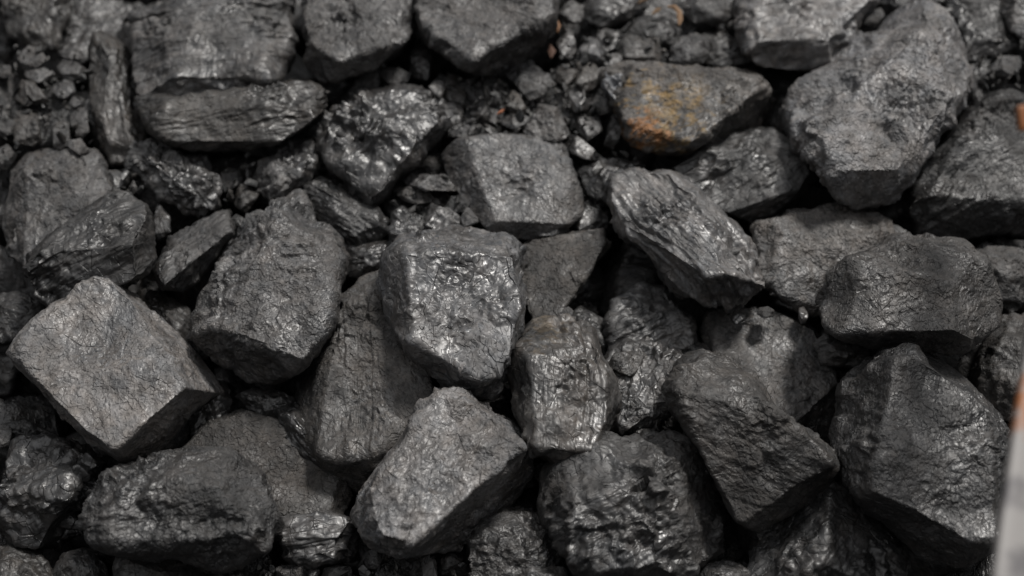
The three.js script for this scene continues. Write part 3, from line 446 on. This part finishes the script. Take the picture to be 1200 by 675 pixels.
lump('large dark peaked boulder at lower right', [[973, 502], [984, 470], [1013, 436], [1042, 411], [1062, 401], [1078, 408], [1108, 436], [1142, 466], [1174, 490], [1190, 522], [1190, 592], [1176, 640], [1132, 660], [1088, 650], [1048, 614], [1008, 582], [983, 546]], [], { f: [[1085,540,96,-0.08,-0.12],[1030,490,94,1.6,0.15],[1050,592,86,1.0,-2.2],[1172,560,70,-1.8,0],[1120,636,80,-0.2,-2.2]], L: 26, m: 'g', dust: 0.42, tone: 1.04, chips: 1.0, bed: 25, beds: 0.8, p: 50 });
lump('brown lump cut by the bottom left frame corner', [[-34, 656], [8, 639], [46, 650], [68, 684], [50, 720], [-34, 720]], [[5, 655, 20], [40, 672, 18], [0, 690, 20]], { L: -8, m: 'd', dust: 0.6, tone: 0.9, warm: 0.4 });
lump('small dark lump at the bottom edge right of the brown corner lump', [[58, 672], [74, 648], [100, 643], [126, 664], [134, 704], [60, 706]], [[82, 658, 18], [108, 668, 18], [90, 690, 18]], { L: -12, m: 'g', dust: 0.45, tone: 0.85 });
lump('low pale lump at the bottom edge under the large rounded lump', [[133, 656], [150, 642], [172, 658], [205, 666], [262, 666], [296, 694], [250, 720], [140, 716]], [[150, 656, 16], [200, 676, 20], [255, 680, 18]], { L: -8, m: 'd', dust: 0.65, tone: 0.95, warm: 0.2 });
lump('pale flat piece at the bottom edge before the round-topped lump', [[598, 668], [628, 656], [662, 668], [664, 704], [600, 706]], [[618, 670, 12], [648, 676, 12]], { L: 16, m: 'd', dust: 0.65 });
lump('dark piece at the bottom edge in front of the sloping lump', [[960, 690], [984, 654], [1008, 638], [1022, 656], [1026, 700]], [[990, 666, 14], [1010, 660, 14]], { L: 18, m: 'd', dust: 0.1, tone: 0.7 });
lump('small grey lump at the bottom edge right of the dark rugged boulder', [[812, 688], [828, 663], [850, 657], [876, 670], [884, 704], [815, 706]], [[835, 672, 14], [862, 678, 14]], { L: -10, m: 'g', dust: 0.55 });
// -- small pieces that can be told apart
const SM = [
  ['slanted grey slab below the pointed top-centre lump', 619, 95, 30, 19, 20, { m: 'd', dust: 0.55, L: -22 }],
  ['squarish pale grey nugget above the flat grey rock', 641, 150, 27, 25, 10, { m: 'd', dust: 0.9, tone: 1.1, L: -6 }],
  ['sparkling blue-white crystalline piece at the left tip of the yellow-stained lump', 725, 105, 13, 24, -25, { m: 'c', dust: 1, tone: 2.2, L: 26, chips: 1.6, warm: -0.5 }],
  ['brown-grey pebble left of the sparkling crystalline piece', 705, 122, 14, 10, 35, { m: 'd', dust: 0.8, warm: 0.4, L: -8 }],
  ['dark nugget with a pale cap beside the squarish pale nugget', 690, 148, 14, 18, 10, { m: 'g', dust: 0.5, L: -12 }],
  ['upright glossy splinter below the brown-grey pebble', 719, 152, 9, 23, 10, { m: 'c', dust: 0.4, L: -10 }],
  ['narrow grey splinter lying below the squarish pale nugget', 681, 174, 25, 9, 33, { m: 'f', dust: 0.7, L: -8 }],
  ['dark piece in the gap right of the flat grey rock', 692, 257, 22, 13, 0, { m: 'c', dust: 0.4, L: -26 }],
  ['pale flat flake on the splinters above the central glossy lump', 503, 214, 32, 9, 8, { m: 'd', dust: 0.9, tone: 1.1, L: 0 }],
  ['second flake wedged under the pale flat flake', 483, 229, 28, 8, 14, { m: 'f', dust: 0.55, warm: 0.3, L: -10 }],
  ['twisted upright shiny piece above the central glossy lump', 474, 268, 16, 30, 10, { m: 'c', dust: 0.55, tone: 1.1, L: -6, bed: 75, beds: 1.4 }],
  ['broken white-edged piece on top of the central glossy lump', 520, 258, 21, 16, 20, { m: 'c', dust: 0.6, tone: 1.2, L: -4 }],
  ['little pale triangular pebble behind the central glossy lump', 550, 257, 9, 12, 0, { m: 'd', dust: 1, tone: 1.25, L: 0 }],
  ['dark block right of the white-edged piece', 536, 240, 14, 9, -15, { m: 'd', dust: 0.35, L: -8 }],
  ['brown sliver in the shadow of the big faceted central lump and flat grey rock', 572, 282, 26, 9, 10, { m: 'd', dust: 0.35, tone: 0.8, L: -20 }],
  ['grey chip standing against the rugged glossy lump', 513, 104, 9, 9, 30, { m: 'c', dust: 0.7, L: -4 }],
  ['dark angular piece under the blocky top lump', 463, 88, 17, 9, 10, { m: 'g', dust: 0.45, L: -22 }],
  ['dark upright piece between the two top-centre lumps', 493, 75, 12, 22, 5, { m: 'f', dust: 0.45, L: -28 }],
  ['dull brown wedge under the tip of the pointed top lump', 532, 108, 12, 20, -15, { m: 'd', dust: 0.5, warm: 0.4, L: -24 }],
  ['brownish chip beside the squarish pale nugget', 605, 123, 10, 15, -25, { m: 'd', dust: 0.75, warm: 0.6, L: -10 }],
  ['light grey chip left of the squarish pale nugget', 604, 142, 16, 8, -5, { m: 'd', dust: 0.9, L: -8 }],
  ['glossy cluster right of the rugged glossy lump', 527, 131, 16, 12, 35, { m: 'c', dust: 0.55, L: -14 }],
  ['flat grey chip in the rubble at top centre', 573, 137, 20, 9, 10, { m: 'd', dust: 0.7, L: -14 }],
  ['dark lump in the rubble above the flat grey rock', 546, 150, 22, 12, 5, { m: 'g', dust: 0.4, L: -18 }],
  ['pale chipped stone in the top rubble left of the flat-fronted block', 694, 58, 12, 14, 20, { m: 'c', dust: 0.95, tone: 1.2, L: -8 }],
  ['grey block behind the pale chipped stone', 712, 48, 16, 13, 0, { m: 'g', dust: 0.55, L: -16 }],
  ['brown fragment below the pale chipped stone', 690, 88, 14, 19, -15, { m: 'f', dust: 0.6, warm: 0.4, L: -10 }],
  ['olive-grey pebble left of the brown fragment', 665, 88, 13, 11, -25, { m: 'd', dust: 0.7, warm: 0.3, L: -10 }],
  ['shiny chipped stone at the right flank of the pointed top lump', 664, 52, 11, 17, -10, { m: 'c', dust: 0.75, tone: 1.1, L: -12 }],
  ['glossy grey chip below the olive-grey pebble', 677, 118, 17, 12, 30, { m: 'c', dust: 0.65, L: -12 }],
  ['dark shard at top edge right of the pointed lump', 670, 15, 17, 12, -20, { m: 'c', dust: 0.4, L: -22 }],
  ['white-flecked stone under the flat-fronted block', 718, 72, 12, 8, -10, { m: 'c', dust: 0.9, tone: 1.15, L: -6 }],
  ['pale chip under the blurred corner slab at upper left', 37, 66, 17, 11, 15, { m: 'd', dust: 0.85, L: -10 }],
  ['flat pale chip at upper left beside the upright lump', 86, 63, 15, 7, 5, { m: 'd', dust: 0.85, L: -14 }],
  ['shiny chip in the upper left rubble, below the pale chip', 45, 88, 14, 9, -5, { m: 'c', dust: 0.7, L: -14 }],
  ['slanted brown slab in the upper left rubble', 36, 110, 22, 14, 28, { m: 'd', dust: 0.7, warm: 0.4, L: -10 }],
  ['upright brown block at left above the dull leaning lump', 32, 151, 18, 21, -8, { m: 'd', dust: 0.75, warm: 0.4, L: -8 }],
  ['dark brown block right of the upright brown block', 70, 158, 12, 17, 5, { m: 'd', dust: 0.55, warm: 0.3, L: -10 }],
  ['greyish narrow block left of the tall narrow lump', 93, 142, 11, 20, 0, { m: 'd', dust: 0.5, L: -14 }],
  ['bright little cube on top of the dull leaning lump', 92, 172, 11, 9, 5, { m: 'd', dust: 1.0, tone: 1.25, L: 10 }],
  ['dark piece below the flat pale chip at upper left', 83, 82, 16, 11, 20, { m: 'd', dust: 0.4, L: -18 }],
  ['dark nugget at the middle of the upper left rubble', 75, 105, 12, 10, 0, { m: 'g', dust: 0.45, L: -16 }],
  ['small bright pebble left of the tall narrow lump', 89, 120, 7, 6, 0, { m: 'd', dust: 1, L: -8 }],
  ['dull chip cut by the left edge above the dull leaning lump', 4, 148, 12, 12, 0, { m: 'd', dust: 0.6, L: -14 }],
  ['grey chip cut by the left edge near the corner slab', 3, 84, 10, 8, 0, { m: 'd', dust: 0.7, L: -16 }],
  ['dark chip at the left edge beside the dull leaning lump', 4, 186, 12, 14, 10, { m: 'd', dust: 0.5, L: -18 }],
  ['shiny pair of knobs left of the glossy knobbly lump', 138, 211, 14, 9, 10, { m: 'c', dust: 0.7, L: -10 }],
  ['upright grey finger right of the bedded wedge', 190, 262, 10, 22, -8, { m: 'f', dust: 0.6, L: -14 }],
  ['brown nugget right of the glossy knobbly lump', 272, 208, 11, 13, 0, { m: 'd', dust: 0.5, L: -18 }],
  ['brown pebble above the pyramid-shaped lump', 288, 232, 13, 16, -15, { m: 'd', dust: 0.6, warm: 0.4, L: -16 }],
  ['small brown chip at the tip of the small wedge', 281, 259, 10, 7, 20, { m: 'd', dust: 0.55, L: 0 }],
  ['little shiny chip lying on the flat brown-grey rock', 866, 374, 9, 6, 0, { m: 'c', dust: 0.45, L: 16 }],
  ['little rounded chip on the rear rim of the flat brown-grey rock', 897, 366, 9, 6, 10, { m: 'd', dust: 0.6, L: 14 }],
  ['bright standing chip beside the round boulder', 941, 370, 5, 9, 0, { m: 'c', dust: 0.9, L: 0 }],
  ['striped shiny chip under the striped lump', 916, 338, 13, 9, -30, { m: 'c', dust: 0.6, bed: 35, beds: 1.5, L: -6 }],
  ['black nugget below the striped shiny chip', 922, 352, 12, 13, 0, { m: 'g', dust: 0.25, L: -22 }],
  ['small dark lump between the top right rock and the huge boulder', 1158, 40, 15, 9, 20, { m: 'g', dust: 0.6, L: -14 }],
  ['rounded grey pebble above the dull shadowed lump at right', 1180, 78, 17, 12, -12, { m: 'd', dust: 0.8, L: -8 }],
  ['dark pebble behind the huge light boulder at the top', 1022, 20, 13, 11, 0, { m: 'd', dust: 0.4, L: -30 }],
  ['dark stone at the top edge above the huge light boulder', 1052, -8, 24, 15, 10, { m: 'd', dust: 0.25, L: -24 }],
  ['dark stone at the top edge left of the top right rock', 1100, -8, 16, 12, 0, { m: 'd', dust: 0.25, L: -40 }],
  ['grey chip at the bottom edge below the rectangular light block', 530, 662, 20, 13, 10, { m: 'd', dust: 0.55, L: -22 }],
  ['pale brown chip left of the round-topped bottom lump', 528, 660, 13, 8, -10, { m: 'd', dust: 0.7, warm: 0.3, L: -4 }],
  ['glossy dark chip under the corner of the rectangular light block', 437, 655, 12, 12, 0, { m: 'c', dust: 0.4, L: -20 }],
  ['grey pebble at the bottom edge below the grey bedded lump', 394, 672, 16, 10, 0, { m: 'd', dust: 0.65, L: -12 }],
  ['grey angular piece at the bottom edge left of the grey pebble', 340, 672, 20, 12, -8, { m: 'g', dust: 0.6, L: -10 }],
  ['tiny grey pebble between two bottom edge pieces', 367, 670, 7, 5, 0, { m: 'd', dust: 0.7, L: -6 }],
  ['dark chip in the gap right of the rectangular light block', 618, 565, 9, 6, 0, { m: 'd', dust: 0.6, L: -24 }],
  ['dark triangular piece under the olive-topped lump', 634, 552, 13, 11, 20, { m: 'd', dust: 0.35, L: -16 }],
  ['dark chip hanging under the rugged ribbed lump', 752, 508, 10, 9, 10, { m: 'g', dust: 0.35, L: 8 }],
  ['small round chip on the shoulder of the dark rugged boulder', 803, 521, 7, 6, 0, { m: 'd', dust: 0.4, L: 46 }],
  ['small pebble at the top left rim of the olive-topped lump', 664, 367, 7, 7, 0, { m: 'd', dust: 0.75, L: 0 }],
  ['long dark sliver along the lower rim of the flat grey rock', 648, 268, 22, 7, -12, { m: 'f', dust: 0.4, L: -2 }],
  ['grey nugget at the left edge beside the diamond-shaped block', 2, 512, 10, 15, 0, { m: 'd', dust: 0.8, L: -6 }],
  ['ribbed shard leaning on the rugged ribbed lump', 741, 478, 15, 34, 32, { m: 'c', dust: 0.55, tone: 1.2, bed: 62, beds: 1.4, L: 22 }],
  ['pale ribbed shard left of the brown-faced block', 777, 452, 16, 38, 14, { m: 'f', dust: 0.75, tone: 1.3, bed: 70, beds: 1.4, L: 20 }],
  ['brownish wedge above the ribbed shards', 738, 424, 26, 14, -14, { m: 'd', dust: 0.6, warm: 0.4, L: 16 }],
  ['chip lodged in the gap under the pyramid-shaped lump', 262, 440, 12, 8, 25, { m: 'c', dust: 0.5, L: -30 }],
  ['chip in the gap between triangular lump and light block', 446, 566, 9, 6, -30, { m: 'c', dust: 0.6, L: -22 }],
];
for (const [label, x, y, rx, ry, tn, opt] of SM) bit(label, x, y, rx, ry, tn, opt);

// -- crumbs of coal in the pockets between the lumps; alike, so each pocket's crumbs share one description
const crumbSeeds = [];
{
  const R = rng(4242);
  for (let k = 0; k < 26; k++) {           // angular shards
    const pts = [], ax = [7 + 4 * R(), 4.5 + 3 * R(), 3 + 2.5 * R()];
    for (let i = 0; i < 11; i++) { const z = 2 * R() - 1, t = R() * 6.283, q = Math.sqrt(1 - z * z), m = 0.8 + 0.3 * R(); pts.push(new THREE.Vector3(Math.cos(t) * q * ax[0] * m, Math.sin(t) * q * ax[1] * m, z * ax[2] * m).multiplyScalar(S)); }
    const g = new ConvexGeometry(pts), pa = g.attributes.position, na = g.attributes.normal, UV = [], C = [], w = 0.02 + 0.095 * R() * R(), wm = 0.12 * R() - 0.02, uo = R();
    for (let i = 0; i < pa.count; i++) { const n = [Math.abs(na.getX(i)), Math.abs(na.getY(i)), Math.abs(na.getZ(i))], x = pa.getX(i) / S / TILE, y = pa.getY(i) / S / TILE, z = pa.getZ(i) / S / TILE; n[2] >= n[0] && n[2] >= n[1] ? UV.push(x + uo, y) : n[1] >= n[0] ? UV.push(x + uo, z) : UV.push(y + uo, z); C.push(w * (1 + wm), w, w * (1 - wm)); }
    g.setAttribute('uv', new THREE.Float32BufferAttribute(UV, 2)); g.setAttribute('color', new THREE.Float32BufferAttribute(C, 3));
    crumbSeeds.push({ geometry: g, material: MAT['dgcf'[k % 4]] });
  }
  const pockets = [
    ['black and grey coal crumb in the top centre rubble under the pointed lump', 'crumbs of the top centre rubble', 52, [[515, 100], [560, 88], [590, 100], [610, 118], [612, 155], [560, 165], [525, 158], [515, 130]]],
    ['small coal crumb in the rubble left of the yellow-stained lump', 'crumbs left of the yellow-stained lump', 46, [[645, 28], [690, 40], [720, 45], [722, 80], [705, 140], [680, 165], [655, 120], [648, 80]]],
    ['blurred coal crumb in the upper left rubble', 'crumbs of the upper left rubble', 52, [[0, 45], [60, 55], [108, 55], [105, 130], [108, 178], [60, 172], [0, 190]]],
    ['coal crumb among the splinters above the central glossy lump', 'crumbs above the central glossy lump', 24, [[460, 232], [510, 190], [530, 205], [560, 262], [530, 275], [490, 280], [450, 300]]],
    ['coal crumb beside the small block at the top edge', 'crumbs along the top edge', 20, [[700, 34], [780, 30], [800, 40], [786, 80], [740, 40], [722, 60]]],
    ['dark coal crumb in the top right corner', 'crumbs of the top right corner', 16, [[1120, 66], [1160, 50], [1200, 50], [1200, 100], [1150, 108]]],
    ['coal crumb in the pocket right of the glossy knobbly lump', 'crumbs right of the glossy knobbly lump', 14, [[258, 185], [290, 180], [302, 200], [295, 235], [260, 240]]],
    ['coal crumb in the pocket left of the glossy knobbly lump', 'crumbs left of the glossy knobbly lump', 9, [[120, 195], [150, 192], [170, 225], [150, 226], [130, 222]]],
    ['coal crumb along the bottom edge', 'crumbs along the bottom edge', 26, [[290, 655], [330, 655], [380, 665], [440, 655], [540, 640], [560, 668], [540, 690], [290, 690]]],
    ['coal crumb behind the striped lump', 'crumbs behind the striped lump', 9, [[690, 182], [730, 178], [750, 188], [700, 215], [682, 210]]],
  ];
  const inside = (x, y, p) => { let c = false; for (let i = 0, j = p.length - 1; i < p.length; j = i++) if ((p[i][1] > y) !== (p[j][1] > y) && x < (p[j][0] - p[i][0]) * (y - p[i][1]) / (p[j][1] - p[i][1]) + p[i][0]) c = !c; return c; };
  for (const [label, group, count, poly] of pockets) {
    const xs = poly.map(q => q[0]), ys = poly.map(q => q[1]), x0 = Math.min(...xs), x1 = Math.max(...xs), y0 = Math.min(...ys), y1 = Math.max(...ys), put = [];
    for (let k = 0, tries = 0; k < count && tries < 4000; tries++) {
      const x = x0 + (x1 - x0) * R(), y = y0 + (y1 - y0) * R(); if (!inside(x, y, poly)) continue;
      if (put.some(q => Math.hypot(q[0] - x, q[1] - y) < 7)) continue;
      put.push([x, y]); k++;
      const src = crumbSeeds[Math.floor(R() * crumbSeeds.length)], c = new THREE.Mesh(src.geometry, src.material), s = 0.45 + 1.35 * R() * R();
      c.scale.set(s * (0.8 + 0.5 * R()), s * (0.6 + 0.6 * R()), s * (0.6 + 0.5 * R())); c.rotation.set(R() * 6.3, R() * 6.3, R() * 6.3); c.position.copy(at(x, y, -9 + 14 * R())).multiplyScalar(S);
      c.castShadow = c.receiveShadow = true; c.name = numbered('coal_crumb'); c.userData = { label, category: 'coal crumb', group }; scene.add(c);
    }
  }
  // finer rubble too small to tell apart, on the raised parts of the bed
  const n = 15000, im = new THREE.InstancedMesh(new ConvexGeometry(Array.from({ length: 9 }, () => new THREE.Vector3((R() - 0.5) * 11, (R() - 0.5) * 8, (R() - 0.5) * 6).multiplyScalar(S))), new THREE.MeshPhysicalMaterial({ color: new THREE.Color().setRGB(1, 1, 1), roughness: 0.6, ior: 1.6 }), n), M = new THREE.Matrix4(), q = new THREE.Quaternion(), e = new THREE.Euler(), sc = new THREE.Vector3(), col = new THREE.Color();
  for (let i = 0; i < n; i++) {
    const z = ZONES[Math.floor(R() * ZONES.length)], a = R() * 6.283, r = Math.sqrt(R()) * z[2] * 1.45, x = z[0] + Math.cos(a) * r, y = z[1] + Math.sin(a) * r;
    const p = at(x, y, 0).addScaledVector(HEAPN, bedHeight(x, y) + 1 + 3 * R()).multiplyScalar(S), s = 0.25 + 0.95 * R() * R();
    e.set(R() * 6.3, R() * 6.3, R() * 6.3); q.setFromEuler(e); sc.set(s * (0.7 + 0.6 * R()), s, s * (0.7 + 0.6 * R())); M.compose(p, q, sc); im.setMatrixAt(i, M);
    const w = 0.022 + 0.09 * R() * R(); col.setRGB(w * (1 + 0.1 * R()), w, w * (1 - 0.1 * R())); im.setColorAt(i, col);
  }
  im.name = 'coal_rubble'; im.castShadow = im.receiveShadow = true; im.userData = { kind: 'stuff', label: 'fine coal rubble filling the pockets between lumps', category: 'rubble' }; scene.add(im);
}

// -- orange and tan splinters of wood and leaf lying in the rubble
function flake(name, label, cat, pts, w, rgb, L) {
  const P = pts.map(q => at(q[0], q[1], L + (q[2] ?? 0))), V = [], I = [], n = P.length;
  P.forEach((p, i) => {
    const d = P[Math.min(n - 1, i + 1)].clone().sub(P[Math.max(0, i - 1)]).normalize(), sd = d.clone().cross(BACK).normalize(), up = sd.clone().cross(d).normalize(), k = w * (i === 0 || i === n - 1 ? 0.35 : 1) * (0.8 + 0.4 * h1(i, Math.round(pts[0][0]), 9));
    for (const [a, b] of [[-1, 0], [0, 1.6], [1, 0], [0, -1.2]]) { const v = p.clone().addScaledVector(sd, a * k).addScaledVector(up, b); V.push(v.x, v.y, v.z); }
    if (i) { const o = (i - 1) * 4; for (let c = 0; c < 4; c++) { const e = (c + 1) % 4; I.push(o + c, o + 4 + c, o + 4 + e, o + c, o + 4 + e, o + e); } }
  });
  I.push(0, 1, 2, 0, 2, 3); const z = (n - 1) * 4; I.push(z, z + 2, z + 1, z, z + 3, z + 2);
  const m0 = P[Math.floor(n / 2)], X = V.map((v, i) => (v - m0.getComponent(i % 3)) * S);
  let g = new THREE.BufferGeometry(); g.setAttribute('position', new THREE.Float32BufferAttribute(X, 3)); g.setIndex(I); g = g.toNonIndexed(); g.computeVertexNormals();
  const me = new THREE.Mesh(g, new THREE.MeshStandardMaterial({ color: new THREE.Color().setRGB(...rgb), roughness: 0.8 })); me.position.copy(m0).multiplyScalar(S);
  me.castShadow = me.receiveShadow = true; me.name = numbered(name); me.userData = { label, category: cat, group: 'wood and leaf scraps in the rubble' }; scene.add(me);
}
flake('wood_chip', 'upright orange-brown wood chip beside the pointed top lump', 'wood chip', [[652, 22], [654, 30, 2], [653, 38]], 3.6, [0.15, 0.075, 0.035], -4);
flake('wood_chip', 'dull red-brown wood chip right of the pointed top lump', 'wood chip', [[644, 52], [647, 60, 2], [646, 68]], 4.5, [0.07, 0.035, 0.022], -12);
flake('dry_leaf', 'hooked tan leaf scrap at the top edge right of centre', 'dry leaf', [[782, 8], [790, 8, 3], [796, 14, 4], [797, 23, 2], [796, 30]], 3.6, [0.16, 0.095, 0.05], -2);
flake('dry_leaf', 'small yellow-brown leaf scrap left of the hooked tan leaf', 'dry leaf', [[764, 17], [770, 12, 2], [775, 9]], 2.8, [0.12, 0.075, 0.04], -4);
flake('wood_chip', 'tiny bright orange splinter in the top centre rubble', 'wood chip', [[582, 134], [587, 131, 2], [591, 128]], 2.0, [0.24, 0.09, 0.045], -2);
flake('wood_chip', 'brown bark scrap cut by the top edge', 'wood chip', [[748, 4], [756, -2, 2], [764, -6]], 4, [0.09, 0.055, 0.03], 2);

// -- the pale painted steel bar at the right edge, close to the camera
{
  const H = 480, path = [[1268, -60], [1261, 60], [1257, 130], [1252, 220], [1246, 300], [1234, 360], [1227, 420], [1218, 490], [1209, 560], [1199, 640], [1191, 720], [1186, 800]];
  const root = new THREE.Group(); const org = at(1210, 400, H); root.position.copy(org).multiplyScalar(S); root.name = 'steel_bar';
  root.userData = { label: 'pale painted steel bar with rust spots along the right edge', category: 'bar' }; scene.add(root);
  const curve = new THREE.CatmullRomCurve3(path.map(q => at(q[0], q[1], H)));
  const NS = 260, prof = []; for (let k = 0; k < 40; k++) { const a = k / 40 * Math.PI * 2, c = Math.cos(a), s = Math.sin(a); prof.push([Math.sign(c) * Math.pow(Math.abs(c), 0.45) * 20, Math.sign(s) * Math.pow(Math.abs(s), 0.45) * 6]); }
  const stretch = (name, u0, u1, paint, grow, label, along = curve) => {
    const V = [], C = [], I = [], UV = [], n = Math.max(4, Math.round(NS * (u1 - u0)));
    for (let i = 0; i <= n; i++) {
      const u = u0 + (u1 - u0) * i / n, p = along.getPointAt(u), d = along.getTangentAt(u), sd = d.clone().cross(BACK).normalize().negate(), up = d.clone().cross(sd).normalize(); if (up.dot(BACK) < 0) up.negate();
      prof.forEach(([a, b], k) => {
        const v = p.clone().addScaledVector(sd, a * grow).addScaledVector(up, b * grow); const nz = fbm(v.x / 9, v.y / 9, v.z / 9, 4), n2 = fbm(v.x / 30 + 9, v.y / 30, v.z / 30, 3);
        V.push((v.x - org.x) * S, (v.y - org.y) * S, (v.z - org.z) * S); C.push(...paint(u, v, nz, n2)); UV.push(k / 40, u * 10);
        if (i) { const o = V.length / 3 - 1, e = k === 39 ? o - 39 : o + 1; I.push(o - 40, o, e, o - 40, e, e - 40); }
      });
    }
    for (const o of [0, n * 40]) for (let k = 1; k < 39; k++) o ? I.push(o, o + k + 1, o + k) : I.push(o, o + k, o + k + 1);
    const g = new THREE.BufferGeometry(); g.setAttribute('position', new THREE.Float32BufferAttribute(V, 3)); g.setAttribute('color', new THREE.Float32BufferAttribute(C, 3)); g.setAttribute('uv', new THREE.Float32BufferAttribute(UV, 2)); g.setIndex(I); g.computeVertexNormals();
    const me = new THREE.Mesh(g, new THREE.MeshPhysicalMaterial({ vertexColors: true, roughness: 0.6, ior: 1.5 })); me.name = name; me.castShadow = me.receiveShadow = true; if (label) me.userData.label = label; root.add(me);
  };
  const mix = (a, b, w) => a.map((v, i) => v + (b[i] - v) * Math.max(0, Math.min(1, w)));
  const rusty = [0.21, 0.075, 0.022], pale = [0.19, 0.182, 0.176], scuff = [0.07, 0.066, 0.07], dark = [0.014, 0.014, 0.016];
  const spot = (v, y, r) => 1.4 - v.distanceTo(at(1196, y, H)) / r;
  stretch('bar', 0, 1, (u, v, nz, n2) => mix(mix(pale, scuff, n2 * 2.2 + nz * 0.8 + 0.25), rusty, spot(v, 482, 24) + nz * 1.2), 1);
  const arm = new THREE.CatmullRomCurve3([[1250, 133], [1238, 134], [1216, 136], [1193, 139]].map(q => at(q[0], q[1], H + 190)));
  stretch('bracket', 0, 1, (u, v, nz, n2) => mix(rusty, dark, n2 * 1.6 + nz * 0.8 - 0.1), 0.5, 'rust-orange bracket sticking out near the top', arm);
}
console.log('triangles', triangles);
renderer.render(scene, camera);
